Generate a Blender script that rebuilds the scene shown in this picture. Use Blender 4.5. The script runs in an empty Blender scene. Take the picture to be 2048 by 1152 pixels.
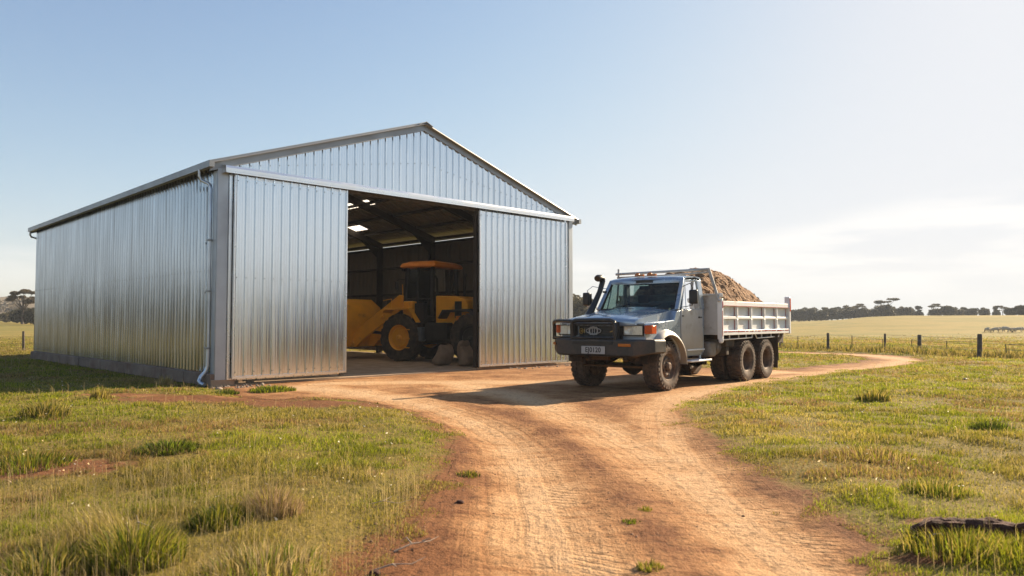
import bpy, bmesh, math, random
import numpy as np
from mathutils import Vector, Matrix
R = math.radians
rng = np.random.default_rng(7)
random.seed(7)
sc = bpy.context.scene
COL = sc.collection

# ------------------------------------------------------------------ camera
FPX = 1479.0
PITCH = math.atan(64 / 1479.0)
EYE = 1.4
cam = bpy.data.cameras.new('camera')
camo = bpy.data.objects.new('camera', cam); COL.objects.link(camo)
camo.location = (0, 0, EYE)
camo.rotation_euler = (R(90) + PITCH, 0, 0)
cam.sensor_width = 36; cam.lens = FPX / 2048 * 36
cam.clip_end = 5000; cam.clip_start = 0.05
cam.dof.use_dof = True; cam.dof.focus_distance = 17; cam.dof.aperture_fstop = 2.8
sc.camera = camo

FW = np.array([0, math.cos(PITCH), math.sin(PITCH)]); UPV = np.array([0, -math.sin(PITCH), math.cos(PITCH)])
def ray(u, v):
    return FW + np.array([1., 0, 0]) * (u - 1024) / FPX + UPV * (576 - v) / FPX
def gnd(u, v, z=0.0):
    r = ray(u, v); t = (z - EYE) / r[2]
    return r[0] * t, r[1] * t

# ------------------------------------------------------------------ helpers
def sstep(a, b, x):
    t = np.clip((x - a) / (b - a), 0, 1); return t * t * (3 - 2 * t)
_perm = rng.random((256, 256))
def vnoise(x, y, s=1.0, o=0):
    x = np.asarray(x, float) * s + 37.7 * o + 1000; y = np.asarray(y, float) * s + 91.3 * o + 1000
    xi = np.floor(x).astype(int); yi = np.floor(y).astype(int); fx = x - xi; fy = y - yi
    fx = fx * fx * (3 - 2 * fx); fy = fy * fy * (3 - 2 * fy)
    g = lambda a, b: _perm[a % 256, b % 256]
    return (g(xi, yi) * (1 - fx) + g(xi + 1, yi) * fx) * (1 - fy) + (g(xi, yi + 1) * (1 - fx) + g(xi + 1, yi + 1) * fx) * fy
def fbm(x, y, s=1.0, o=0, n=4):
    a = 0; w = 0.5; t = 0
    for k in range(n):
        a = a + w * vnoise(x, y, s * 2 ** k, o + k); t += w; w *= 0.5
    return a / t

def tag(o, label=None, cat=None, group=None, kind=None):
    if label: o['label'] = label
    if cat: o['category'] = cat
    if group: o['group'] = group
    if kind: o['kind'] = kind
    return o
def empty(name, loc, rz=0.0, label=None, cat=None, group=None):
    o = bpy.data.objects.new(name, None); COL.objects.link(o)
    o.location = loc; o.rotation_euler = (0, 0, rz); o.empty_display_size = 0.3
    return tag(o, label, cat, group)

class MB:
    def __init__(s): s.v = []; s.f = []; s.m = []; s.c = []
    def add(s, vs, fs, mi=0):
        n = len(s.v); s.c.append((n, len(s.f))); s.v += [tuple(map(float, p)) for p in vs]
        for f in fs: s.f.append([n + i for i in f]); s.m.append(mi)
        return s
    def box(s, cx, cy, cz, sx, sy, sz, rx=0, ry=0, rz=0, mi=0):
        M = Matrix.Translation((cx, cy, cz)) @ Matrix.Rotation(rz, 4, 'Z') @ Matrix.Rotation(ry, 4, 'Y') @ Matrix.Rotation(rx, 4, 'X')
        P = [M @ Vector((a * sx / 2, b * sy / 2, c * sz / 2)) for a in (-1, 1) for b in (-1, 1) for c in (-1, 1)]
        return s.add(P, [(0, 1, 3, 2), (4, 6, 7, 5), (0, 4, 5, 1), (2, 3, 7, 6), (0, 2, 6, 4), (1, 5, 7, 3)], mi)
    def bb(s, x0, x1, y0, y1, z0, z1, mi=0):
        return s.box((x0 + x1) / 2, (y0 + y1) / 2, (z0 + z1) / 2, abs(x1 - x0), abs(y1 - y0), abs(z1 - z0), mi=mi)
    def beam(s, p0, p1, w, h, up=(0, 0, 1), mi=0):
        p0 = Vector(p0); p1 = Vector(p1); d = (p1 - p0).normalized(); u = Vector(up)
        if abs(d.dot(u)) > .99: u = Vector((1, 0, 0))
        a = d.cross(u).normalized(); b = a.cross(d).normalized()
        P = [p + a * (w / 2 * i) + b * (h / 2 * j) for p in (p0, p1) for i, j in ((-1, -1), (1, -1), (1, 1), (-1, 1))]
        return s.add(P, [(0, 1, 2, 3), (7, 6, 5, 4), (0, 4, 5, 1), (1, 5, 6, 2), (2, 6, 7, 3), (3, 7, 4, 0)], mi)
    def tube(s, pts, r, n=10, mi=0, close=False):
        pts = [Vector(p) for p in pts]; N = len(pts)
        rs = r if isinstance(r, (list, tuple)) else [r] * N
        V = []; prev = None
        for i, p in enumerate(pts):
            if close: d = pts[(i + 1) % N] - pts[i - 1]
            else: d = pts[min(i + 1, N - 1)] - pts[max(i - 1, 0)]
            d.normalize()
            if prev is None:
                a = d.cross(Vector((0, 0, 1)))
                if a.length < .1: a = d.cross(Vector((1, 0, 0)))
            else: a = prev - d * prev.dot(d)
            a.normalize(); prev = a; b = d.cross(a)
            for k in range(n):
                t = 2 * math.pi * k / n; V.append(p + (a * math.cos(t) + b * math.sin(t)) * rs[i])
        F = []
        for i in range(N if close else N - 1):
            j = (i + 1) % N
            for k in range(n): F.append((i * n + k, i * n + (k + 1) % n, j * n + (k + 1) % n, j * n + k))
        if not close: F += [list(range(n))[::-1], [(N - 1) * n + k for k in range(n)]]
        return s.add(V, F, mi)
    def lathe(s, prof, c=(0, 0, 0), n=32, axis='y', mi=0, a0=0, a1=2 * math.pi):
        full = abs(a1 - a0 - 2 * math.pi) < 1e-6; V = []; m = len(prof); N = n if full else n + 1
        for i in range(N):
            t = a0 + (a1 - a0) * i / n
            for r, a in prof:
                if axis == 'y': q = (c[0] + r * math.cos(t), c[1] + a, c[2] + r * math.sin(t))
                elif axis == 'z': q = (c[0] + r * math.cos(t), c[1] + r * math.sin(t), c[2] + a)
                else: q = (c[0] + a, c[1] + r * math.cos(t), c[2] + r * math.sin(t))
                V.append(q)
        F = []
        for i in range(n):
            j = (i + 1) % N
            for k in range(m - 1): F.append((i * m + k, i * m + k + 1, j * m + k + 1, j * m + k))
        return s.add(V, F, mi)
    def prism(s, poly, axis, a0, a1, mi=0):
        def P(p, a):
            return {'y': (p[0], a, p[1]), 'x': (a, p[0], p[1]), 'z': (p[0], p[1], a)}[axis]
        n = len(poly); V = [P(p, a0) for p in poly] + [P(p, a1) for p in poly]
        F = [list(range(n)), list(range(2 * n - 1, n - 1, -1))] + [(i, (i + 1) % n, n + (i + 1) % n, n + i) for i in range(n)]
        return s.add(V, F, mi)
    def loft(s, rings, mi=0, caps=True, closed=True):
        n = len(rings[0]); V = [p for r in rings for p in r]; F = []
        for i in range(len(rings) - 1):
            for k in range(n if closed else n - 1):
                F.append((i * n + k, i * n + (k + 1) % n, (i + 1) * n + (k + 1) % n, (i + 1) * n + k))
        if caps: F += [list(range(n)), [(len(rings) - 1) * n + k for k in range(n)][::-1]]
        return s.add(V, F, mi)
    def each(s, name, mat, parent=None, **k):
        """every added piece becomes an object of its own"""
        c = s.c + [(len(s.v), len(s.f))]; out = []
        for (a, f0), (b, f1) in zip(c[:-1], c[1:]):
            q = MB(); q.v = s.v[a:b]; q.f = [[i - a for i in f] for f in s.f[f0:f1]]; q.m = s.m[f0:f1]; out.append(q.build(name, mat, parent, **k))
        return out
    def quad(s, *p, mi=0): return s.add(p, [list(range(len(p)))], mi)
    def build(s, name, mat, parent=None, smooth=35, bevel=0, seg=2, loc=None, subd=0, recalc=True):
        me = bpy.data.meshes.new(name); me.from_pydata(s.v, [], s.f)
        mats = mat if isinstance(mat, (list, tuple)) else [mat]
        for m in mats: me.materials.append(m)
        if len(mats) > 1: me.polygons.foreach_set('material_index', s.m)
        if recalc:
            b = bmesh.new(); b.from_mesh(me); bmesh.ops.recalc_face_normals(b, faces=b.faces); b.to_mesh(me); b.free()
        if smooth:
            me.shade_smooth(); me.set_sharp_from_angle(angle=R(smooth))
        o = bpy.data.objects.new(name, me); COL.objects.link(o)
        if parent: o.parent = parent
        if loc: o.location = loc
        if bevel:
            md = o.modifiers.new('bevel', 'BEVEL'); md.width = bevel; md.segments = seg; md.limit_method = 'ANGLE'; md.angle_limit = R(35)
        if subd:
            md = o.modifiers.new('sub', 'SUBSURF'); md.levels = subd; md.render_levels = subd
        return o

def npmesh(name, V, loops, starts, mat, parent=None, attrs=(), smooth=False):
    me = bpy.data.meshes.new(name)
    nv = len(V); nl = len(loops); nf = len(starts)
    me.vertices.add(nv); me.vertices.foreach_set('co', np.ascontiguousarray(V, dtype=np.float32).ravel())
    me.loops.add(nl); me.loops.foreach_set('vertex_index', np.ascontiguousarray(loops, dtype=np.int32))
    me.polygons.add(nf); me.polygons.foreach_set('loop_start', np.ascontiguousarray(starts, dtype=np.int32))
    me.update(calc_edges=True)
    for an, ty, data in attrs:
        a = me.attributes.new(an, ty, 'POINT')
        a.data.foreach_set('color' if ty == 'FLOAT_COLOR' else 'value', np.ascontiguousarray(data, dtype=np.float32).ravel())
    me.materials.append(mat)
    if smooth: me.shade_smooth()
    o = bpy.data.objects.new(name, me); COL.objects.link(o)
    if parent: o.parent = parent
    return o

def copy_tree(o, parent=None):
    c = o.copy(); COL.objects.link(c); c.parent = parent
    for ch in list(o.children): copy_tree(ch, c)
    return c

# ------------------------------------------------------------------ materials
class NT:
    def __init__(s, name):
        s.m = bpy.data.materials.new(name); s.m.use_nodes = True; s.t = s.m.node_tree; s.t.nodes.clear()
        s.out = s.n('ShaderNodeOutputMaterial')
    def n(s, ty, **kw):
        nd = s.t.nodes.new(ty)
        for k, v in kw.items(): setattr(nd, k, v)
        return nd
    def l(s, a, b): s.t.links.new(a, b)
    def coord(s, which='Object', scale=(1, 1, 1)):
        tc = s.n('ShaderNodeTexCoord'); mp = s.n('ShaderNodeMapping'); mp.inputs['Scale'].default_value = scale
        s.l(tc.outputs[which], mp.inputs[0]); return mp.outputs[0]
    def noise(s, vec, scale, detail=4, rough=.55):
        nd = s.n('ShaderNodeTexNoise'); nd.inputs['Scale'].default_value = scale; nd.inputs['Detail'].default_value = detail
        nd.inputs['Roughness'].default_value = rough; s.l(vec, nd.inputs['Vector']); return nd.outputs[0]
    def ramp(s, fac, stops):
        r = s.n('ShaderNodeValToRGB'); e = r.color_ramp.elements
        while len(e) > 1: e.remove(e[-1])
        for i, (p, c) in enumerate(stops):
            if i == 0: e[0].position = p
            else: e.new(p)
            c = (c, c, c) if isinstance(c, (int, float)) else c
            e[i].color = (*c, 1)
        s.l(fac, r.inputs[0]); return r.outputs[0]
    def math(s, op, a, b=0.0, c=None, clamp=False):
        nd = s.n('ShaderNodeMath', operation=op); nd.use_clamp = clamp
        for i, x in enumerate((a, b) if c is None else (a, b, c)):
            if hasattr(x, 'is_linked'): s.l(x, nd.inputs[i])
            else: nd.inputs[i].default_value = x
        return nd.outputs[0]
    def mix(s, fac, a, b, mode='MIX'):
        nd = s.n('ShaderNodeMix', data_type='RGBA', blend_type=mode)
        for i, x in ((0, fac), (6, a), (7, b)):
            if hasattr(x, 'is_linked'): s.l(x, nd.inputs[i])
            elif i == 0: nd.inputs[0].default_value = x
            else: nd.inputs[i].default_value = (*x, 1)
        return nd.outputs[2]
    def bump(s, h, strength=.3, dist=.01):
        nd = s.n('ShaderNodeBump'); nd.inputs['Strength'].default_value = strength; nd.inputs['Distance'].default_value = dist
        s.l(h, nd.inputs['Height']); return nd.outputs[0]
    def pr(s, col, rough=.5, metal=0.0, normal=None, out=True, **kw):
        p = s.n('ShaderNodeBsdfPrincipled')
        for k, x in (('Base Color', col), ('Roughness', rough), ('Metallic', metal)):
            if hasattr(x, 'is_linked'): s.l(x, p.inputs[k])
            else: p.inputs[k].default_value = (*x, 1) if k == 'Base Color' else x
        for k, x in kw.items(): p.inputs[k.replace('_', ' ')].default_value = x
        if normal: s.l(normal, p.inputs['Normal'])
        if out: s.l(p.outputs[0], s.out.inputs[0])
        return p

def simple(name, col, rough=.5, metal=0.0, var=.25, scale=3.0, bump=0.0, dirt=None, dirtamt=.5, low=None, keep_=False, **kw):
    t = NT(name); co = t.coord(); n1 = t.noise(co, scale, 6)
    k = ALB if metal < .5 and not keep_ else 1.0; col = tuple(x * k for x in col); dirt = dirt and tuple(x * k for x in dirt)
    c2 = tuple(x * (1 - var) for x in col)
    c = t.ramp(n1, [(.3, c2), (.7, col)])
    if dirt:
        n2 = t.noise(co, scale * .6 + 1, 8, .65)
        f = t.ramp(n2, [(.62 - dirtamt * .45, 0.0), (.8 - dirtamt * .3, 1.0)])
        if low:   # road dust thrown up over the lower body
            sp = t.n('ShaderNodeSeparateXYZ'); t.l(co, sp.inputs[0])
            zz_ = t.math('ADD', sp.outputs[2], t.math('MULTIPLY', t.math('SUBTRACT', n2, .5), .9))
            f = t.math('MAXIMUM', f, t.math('MULTIPLY', t.ramp(t.math('MULTIPLY', zz_, .5), [(low[0] / 2, 1.0), (low[1] / 2, 0.0)]), low[2]))
        c = t.mix(f, c, dirt); rg = t.ramp(f, [(0, rough), (1, .85)])
        met = t.math('MULTIPLY', t.math('SUBTRACT', 1.0, f), metal) if metal else 0.0
    else: rg = t.ramp(n1, [(.3, min(1, rough * 1.2)), (.7, rough * .85)]); met = metal
    nb = t.bump(t.noise(co, scale * 12, 4), bump, .01) if bump else None
    t.pr(c, rg, met, nb, **kw); return t.m

ALB = .66
M = {}
def galv(name, col, rough, sv, spread=1.0, metal=1.0):
    t = NT(name); co = t.coord()
    st = t.coord('Object', (9, 9, .35))
    n1 = t.noise(st, 1.0, 5); n2 = t.noise(co, 60, 2); n3 = t.noise(t.coord('Object', (1.4, 1.4, .5)), 1.0, 3)
    c = t.ramp(n1, [(.25, tuple(x * (1 - sv) for x in col)), (.75, col)])
    c = t.mix(t.math('MULTIPLY', n2, .16), c, (.42, .44, .47))
    rg = t.math('ADD', t.math('MULTIPLY', n1, .16), rough - .08)
    h = t.math('ADD', t.math('MULTIPLY', n1, .5), t.math('MULTIPLY', n3, 1.6))
    t.pr(c, rg, metal, t.bump(h, .35 * spread, .010)); return t.m
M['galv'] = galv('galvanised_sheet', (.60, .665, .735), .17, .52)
M['galvin'] = galv('dark_inner_sheet', (.15, .12, .085), .5, .2, 1, .5)  # inner sheet, darker and duller than the outer cladding
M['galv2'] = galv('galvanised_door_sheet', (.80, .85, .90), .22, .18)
M['roof'] = galv('roof_sheet', (.34, .33, .31), .5, .15, 1, .6)
M['flash'] = simple('grey_flashing', (.30, .32, .34), .45, .6, .12, 2)
M['postflash'] = simple('corner_flashing', (.44, .48, .52), .45, .7, .15, 2)
M['track'] = simple('zinc_track', (.78, .80, .82), .28, 1.0, .15, 2)
M['steel'] = simple('dark_steel', (.075, .06, .05), .6, .3, .3, 3)
M['concrete'] = simple('dusty_concrete', (.62, .43, .28), .9, 0, .35, 2.5, .4)
M['block'] = simple('footing_block', (.36, .27, .21), .9, 0, .4, 1.5, .6, (.2, .12, .08), .45)
M['pipe'] = simple('zinc_pipe', (.55, .60, .66), .35, .8, .2, 3)
M['paint'] = simple('blue_silver_paint', (.32, .39, .47), .27, .5, .10, 2.0, 0, (.42, .33, .25), .12, low=(.6, 1.25, .55), Coat_Weight=.6)
M['dusty'] = simple('dusty_silver_paint', (.72, .71, .69), .36, .3, .12, 2.0, 0, (.46, .36, .25), .20, low=(.7, 1.5, .85), Coat_Weight=.3)
M['black'] = simple('black_plastic', (.018, .018, .02), .42, 0, .3, 6)
M['bull'] = simple('black_bar', (.02, .022, .026), .3, 0, .3, 4, 0, (.11, .085, .065), .22)
M['bumper'] = simple('dusty_black_bumper', (.045, .042, .04), .45, 0, .3, 3, .1, (.15, .11, .08), .45)
M['tyre'] = simple('dusty_tyre', (.045, .036, .03), .85, 0, .4, 9, .5, (.20, .125, .08), .62)
M['rim'] = simple('muddy_rim', (.16, .09, .055), .7, .15, .45, 10, .3, (.30, .19, .12), .5)
M['hub'] = simple('dusty_hub', (.05, .04, .035), .6, .3, .3, 6)
M['chassis'] = simple('chassis_dirt', (.045, .03, .02), .8, .1, .4, 6, .3, (.16, .09, .05), .4)
M['rust'] = simple('rusty_crossmember', (.30, .13, .03), .75, .1, .5, 8, .3, (.12, .06, .03), .45)
M['chrome'] = simple('chrome', (.8, .8, .8), .12, 1.0, .05, 3)
M['amber'] = simple('amber_lens', (.80, .24, .03), .2, 0, .2, 30)
M['orange'] = simple('orange_lens', (.85, .13, .015), .2, 0, .2, 30)
M['white'] = simple('white_paint', (.80, .80, .79), .42, .1, .06, 2, .05, (.56, .48, .40), .14, keep_=True)
M['bedgrey'] = simple('bed_panel', (.70, .71, .71), .5, .1, .12, 2, .05, (.50, .43, .36), .2, keep_=True)
M['zincgrey'] = simple('headboard_steel', (.80, .78, .75), .5, .1, .25, 2, .1, (.28, .22, .17), .3)
M['redtape'] = simple('red_tape', (.62, .05, .04), .4, 0, .35, 14)
M['tank'] = simple('dusty_tank', (.34, .31, .28), .55, .3, .25, 4, .1, (.25, .17, .11), .4)
M['rubber'] = simple('rubber_flap', (.06, .045, .03), .8, 0, .3, 4, .1, (.13, .085, .05), .5)
M['plate'] = simple('plate_white', (.62, .60, .57), .5, 0, .1, 20)
M['ink'] = simple('plate_ink', (.02, .02, .02), .5, 0, .1, 20)
M['seat'] = simple('seat_fabric', (.07, .075, .08), .9, 0, .3, 5)
M['gold'] = simple('brass_badge', (.45, .30, .10), .4, .8, .3, 20)
M['yellow'] = simple('loader_yellow', (.90, .40, .02), .42, 0, .2, 2, .05, (.30, .15, .05), .08, keep_=True)
M['loadorange'] = simple('loader_roof_orange', (.85, .27, .02), .45, 0, .2, 2, keep_=True)
M['blkpaint'] = simple('loader_black', (.03, .03, .032), .5, 0, .3, 4)
M['greyblue'] = simple('loader_grey', (.16, .19, .22), .5, .2, .2, 4)
M['sack'] = simple('sack_cloth', (.40, .27, .17), .9, 0, .3, 5, .5)
M['bucketblue'] = simple('drum_grey', (.26, .27, .27), .5, .1, .2, 4)
M['lidblue'] = simple('lid_blue', (.16, .27, .36), .45, 0, .2, 4)
M['wood'] = simple('weathered_post', (.16, .135, .11), .9, 0, .5, 8, .6)
M['wire'] = simple('fence_wire', (.16, .14, .12), .5, .7, .2, 3)
M['bark'] = simple('bark', (.13, .10, .08), .9, 0, .5, 3, .6)
M['earthm'] = simple('red_brown_earth', (.15, .055, .03), .95, 0, .6, 7, .9, (.42, .25, .15), .15)
M['stone'] = simple('pale_stone', (.42, .33, .26), .9, 0, .4, 8, .4)
M['twig'] = simple('bleached_twig', (.62, .48, .36), .85, 0, .35, 14, .3)
M['wool'] = simple('sheep_wool', (.85, .76, .60), .95, 0, .25, 6, .5)
M['darkface'] = simple('sheep_dark', (.07, .055, .045), .9, 0, .2, 6)

def glassmat(name, tint, rough=.02, refl=1.45):
    t = NT(name); a = t.n('ShaderNodeBsdfTransparent'); a.inputs[0].default_value = (*tint, 1)
    g = t.n('ShaderNodeBsdfGlossy'); g.inputs['Roughness'].default_value = rough
    co = t.coord(); c = t.ramp(t.noise(co, 4, 4), [(.3, .86), (.7, .95)]); t.l(c, g.inputs[0])
    f = t.n('ShaderNodeFresnel'); f.inputs[0].default_value = refl
    m = t.n('ShaderNodeMixShader'); t.l(f.outputs[0], m.inputs[0]); t.l(a.outputs[0], m.inputs[1]); t.l(g.outputs[0], m.inputs[2])
    t.l(m.outputs[0], t.out.inputs[0]); return t.m
M['glass'] = glassmat('window_glass', (.40, .50, .49))
M['lens'] = glassmat('lamp_glass', (.95, .95, .92), .08, 1.25)
M['cabglass'] = glassmat('loader_cab_glass', (.16, .20, .20))
def skymat():
    t = NT('skylight_fibreglass'); a = t.n('ShaderNodeBsdfTranslucent'); a.inputs[0].default_value = (.95, .93, .88, 1)
    b = t.n('ShaderNodeBsdfTransparent'); b.inputs[0].default_value = (.8, .8, .8, 1)
    m = t.n('ShaderNodeMixShader'); f = t.ramp(t.noise(t.coord(), 5, 3), [(.3, .12), (.7, .22)]); t.l(f, m.inputs[0])
    t.l(a.outputs[0], m.inputs[1]); t.l(b.outputs[0], m.inputs[2]); t.l(m.outputs[0], t.out.inputs[0]); return t.m
M['skylight_incl_added'] = skymat()

def leafmat(name, attr=True, c1=(.1, .12, .04), c2=(.2, .2, .07), trans=.45, scale=.6):
    t = NT(name)
    if attr:
        a = t.n('ShaderNodeAttribute', attribute_name='col'); c = a.outputs['Color']
    else:
        c = t.ramp(t.noise(t.coord(), scale, 5), [(.35, tuple(x * ALB for x in c1)), (.65, tuple(x * ALB for x in c2))])
    d = t.pr(c, .6, 0, None, out=False); d.inputs['Specular IOR Level'].default_value = .25
    tr = t.n('ShaderNodeBsdfTranslucent')
    cc = t.mix(.5, c, (1.0, .92, .35), 'MULTIPLY'); c3 = t.mix(.6, c, cc)
    t.l(c3, tr.inputs[0])
    m = t.n('ShaderNodeMixShader'); m.inputs[0].default_value = trans
    t.l(d.outputs[0], m.inputs[1]); t.l(tr.outputs[0], m.inputs[2]); t.l(m.outputs[0], t.out.inputs[0]); return t.m
M['grass'] = leafmat('grass_blades', True, trans=.6)
M['leaf_dark'] = leafmat('gum_leaves_dark', False, (.05, .05, .03), (.11, .105, .06), .3)
M['leaf_olive'] = leafmat('gum_leaves_olive', False, (.09, .08, .045), (.18, .155, .08), .35)
M['leaf_brown'] = leafmat('gum_leaves_brown', False, (.085, .065, .035), (.17, .125, .065), .3)

def groundmat():
    t = NT('ground_soil_grass'); co = t.coord()
    at = lambda n: t.n('ShaderNodeAttribute', attribute_name=n).outputs['Fac']
    sd = at('dirt'); worn = at('worn'); acr = at('acr'); alg = at('alg'); bare = at('bare')
    nA = t.noise(co, 1.3, 8, .6); nB = t.noise(co, .22, 6, .6); nC = t.noise(co, 14, 6, .6); nD = t.noise(co, 55, 4, .6); nF = t.noise(co, .03, 5, .55)
    e = t.math('ADD', sd, t.math('MULTIPLY', t.math('SUBTRACT', nA, .5), .9))
    e = t.math('ADD', e, t.math('MULTIPLY', t.math('SUBTRACT', nC, .5), .5))
    dm = t.ramp(t.math('MULTIPLY_ADD', e, .5, .5), [(.38, 0.0), (.50, 1.0)])
    bm = t.ramp(t.math('ADD', bare, t.math('MULTIPLY', t.math('SUBTRACT', nC, .5), .8)), [(.35, 0.0), (.65, 1.0)])
    dm = t.math('MAXIMUM', dm, bm)
    # streaks running along the wheel ruts
    cx = t.n('ShaderNodeCombineXYZ'); t.l(t.math('ADD', t.math('MULTIPLY', acr, 8.0), t.math('MULTIPLY', nB, 3.0)), cx.inputs[0]); t.l(t.math('MULTIPLY', nF, 4.0), cx.inputs[1])
    nS = t.noise(cx.outputs[0], 1.0, 5, .6)
    w = t.math('ADD', t.math('MULTIPLY', worn, .75), t.math('MULTIPLY', t.math('SUBTRACT', nS, .5), .6))
    w = t.math('ADD', w, t.math('MULTIPLY', t.math('SUBTRACT', nA, .5), 1.15))
    w = t.math('ADD', w, t.ramp(sd, [(0, -.28), (.9, 0.0)]) if False else t.math('MULTIPLY', t.math('SUBTRACT', t.ramp(sd, [(0, 0.0), (.6, 1.0)]), 1.0), .24))
    nE = t.noise(t.coord('Object', (.8, 2.6, 1)), 2.2, 8, .7)
    w = t.math('SUBTRACT', w, t.ramp(nE, [(.52, 0.0), (.66, .26)]))
    soil = t.ramp(w, [(.0, (.26, .11, .045)), (.30, (.50, .25, .105)), (.58, (.70, .41, .20)), (.95, (.80, .52, .29))])
    sp = t.ramp(nC, [(.34, .50), (.47, 1.0)]); soil = t.mix(.85, soil, sp, 'MULTIPLY')
    sp2 = t.ramp(nD, [(.34, .6), (.48, 1.0), (.7, 1.12)]); soil = t.mix(.6, soil, sp2, 'MULTIPLY')
    g = t.ramp(t.math('ADD', t.math('MULTIPLY', nB, .6), t.math('MULTIPLY', nA, .4)),
               [(.32, (.17, .14, .030)), (.47, (.30, .22, .055)), (.56, (.22, .18, .035)), (.68, (.38, .27, .08))])
    nG = t.noise(t.coord('Object', (.010, .045, 1)), 1.0, 4, .6)
    far = t.ramp(t.math('ADD', t.math('MULTIPLY', nG, .75), t.math('MULTIPLY', nB, .25)), [(.36, (.23, .21, .05)), (.47, (.40, .30, .08)), (.55, (.28, .245, .06)), (.63, (.48, .35, .12))])
    geo = t.n('ShaderNodeNewGeometry'); sep = t.n('ShaderNodeSeparateXYZ'); t.l(geo.outputs['Position'], sep.inputs[0])
    ff = t.ramp(t.math('MULTIPLY', sep.outputs[1], .01), [(.20, 0.0), (.55, 1.0)])
    g = t.mix(ff, g, far)
    g = t.mix(.6, g, t.ramp(nC, [(.3, .6), (.55, 1.05)]), 'MULTIPLY')
    c = t.mix(1.0, t.mix(dm, g, soil), (ALB, ALB, ALB), 'MULTIPLY')
    # tyre tread pressed into the dust: chevron bars in two strips of each rut
    ab = acr
    strip = t.math('MULTIPLY', t.ramp(ab, [(.10, 0.0), (.16, 1.0)]), t.ramp(ab, [(.40, 1.0), (.48, 0.0)]))
    bars = t.ramp(t.math('SINE', t.math('MULTIPLY', t.math('ADD', alg, t.math('MULTIPLY', ab, .9)), 62.0)), [(.25, 0.0), (.75, 1.0)])
    tread = t.math('MULTIPLY', t.math('MULTIPLY', strip, bars), t.math('MULTIPLY', t.ramp(nA, [(.47, 0.0), (.60, 1.0)]), dm))
    h = t.math('ADD', t.math('MULTIPLY', nC, .7), t.math('MULTIPLY', nD, .3)); h = t.math('ADD', h, t.math('ADD', t.math('MULTIPLY', nS, .55), t.math('MULTIPLY', nA, 1.6)))
    h = t.math('SUBTRACT', h, t.math('MULTIPLY', tread, .14))
    t.pr(c, .95, 0, t.bump(h, .9, .04), Specular_IOR_Level=.15); return t.m
M['ground'] = groundmat()
def hillmat():
    t = NT('scrub_hill'); co = t.coord()
    c = t.ramp(t.noise(co, .05, 8, .65), [(.35, (.10, .085, .04)), (.5, (.20, .14, .07)), (.65, (.27, .20, .09))])
    t.pr(t.mix(1.0, c, (ALB, ALB, ALB), 'MULTIPLY'), .95, 0, None); return t.m
M['hill'] = hillmat()
def soilmat():
    t = NT('gravelly_soil_load'); co = t.coord()
    a = t.noise(co, 9, 8, .7); b = t.n('ShaderNodeTexVoronoi'); b.inputs['Scale'].default_value = 13; t.l(co, b.inputs[0])
    c = t.ramp(a, [(.3, (.15, .07, .03)), (.5, (.32, .165, .07)), (.7, (.44, .25, .12))])
    c = t.mix(.5, c, t.ramp(b.outputs['Color'], [(0, .55), (1, 1.2)]), 'MULTIPLY')
    c = t.mix(1.0, c, (ALB, ALB, ALB), 'MULTIPLY')
    t.pr(c, .95, 0, t.bump(t.math('ADD', a, t.math('MULTIPLY', b.outputs['Distance'], -1.0)), .8, .05)); return t.m
M['load'] = soilmat()

# ------------------------------------------------------------------ terrain functions
DP = [(560, 1500), (640, 1300), (700, 1152), (745, 1085), (800, 1040), (862, 985), (893, 940), (905, 905), (903, 872), (872, 845), (820, 824), (740, 806), (650, 796), (560, 800),
      (480, 795), (452, 782), (440, 772), (700, 752), (960, 735), (1130, 727), (1300, 733), (1450, 737), (1560, 740), (1620, 733), (1690, 727), (1735, 719), (1722, 713),
      (1680, 711), (1560, 708), (1300, 706), (1300, 702), (1560, 702.5), (1600, 704), (1740, 708), (1825, 713), (1850, 722), (1800, 731), (1700, 742), (1600, 755),
      (1500, 769), (1425, 785), (1378, 805), (1370, 832), (1420, 880), (1500, 932), (1600, 992), (1718, 1075), (1800, 1152), (1920, 1300), (2040, 1500)]
DPW = np.array([gnd(u, v) for u, v in DP])
RUTS = [[(1150, 1500), (1110, 1152), (1090, 1040), (1060, 950), (1010, 880), (930, 835), (820, 805), (700, 785), (600, 775)],
        [(1830, 1500), (1620, 1152), (1500, 1050), (1380, 960), (1290, 900), (1200, 850), (1060, 800), (900, 765)],
        [(1500, 1050), (1400, 950), (1345, 880), (1330, 820), (1400, 785), (1500, 768), (1640, 750), (1760, 735), (1825, 721), (1740, 711), (1600, 706)],
        [(1560, 745), (1400, 752), (1200, 765), (1000, 765), (800, 765), (650, 768)]]
RW = [np.array([gnd(u, v) for u, v in p]) for p in RUTS]
def segdist(x, y, a, b):
    dx, dy = b - a; L2 = dx * dx + dy * dy
    t = np.clip(((x - a[0]) * dx + (y - a[1]) * dy) / L2, 0, 1)
    px = x - a[0] - t * dx; py = y - a[1] - t * dy
    return np.hypot(px, py), t, np.sign(px * dy - py * dx), math.sqrt(L2)
def sdirt(x, y):
    x = np.asarray(x, float); y = np.asarray(y, float)
    d = np.full(x.shape, 1e9); ins = np.zeros(x.shape, bool); n = len(DPW)
    for i in range(n):
        a, b = DPW[i], DPW[(i + 1) % n]
        d = np.minimum(d, segdist(x, y, a, b)[0])
        c = (a[1] > y) != (b[1] > y)
        with np.errstate(all='ignore'): xi = (b[0] - a[0]) * (y - a[1]) / (b[1] - a[1] + 1e-12) + a[0]
        ins ^= c & (x < xi)
    return np.where(ins, d, -d)
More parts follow.
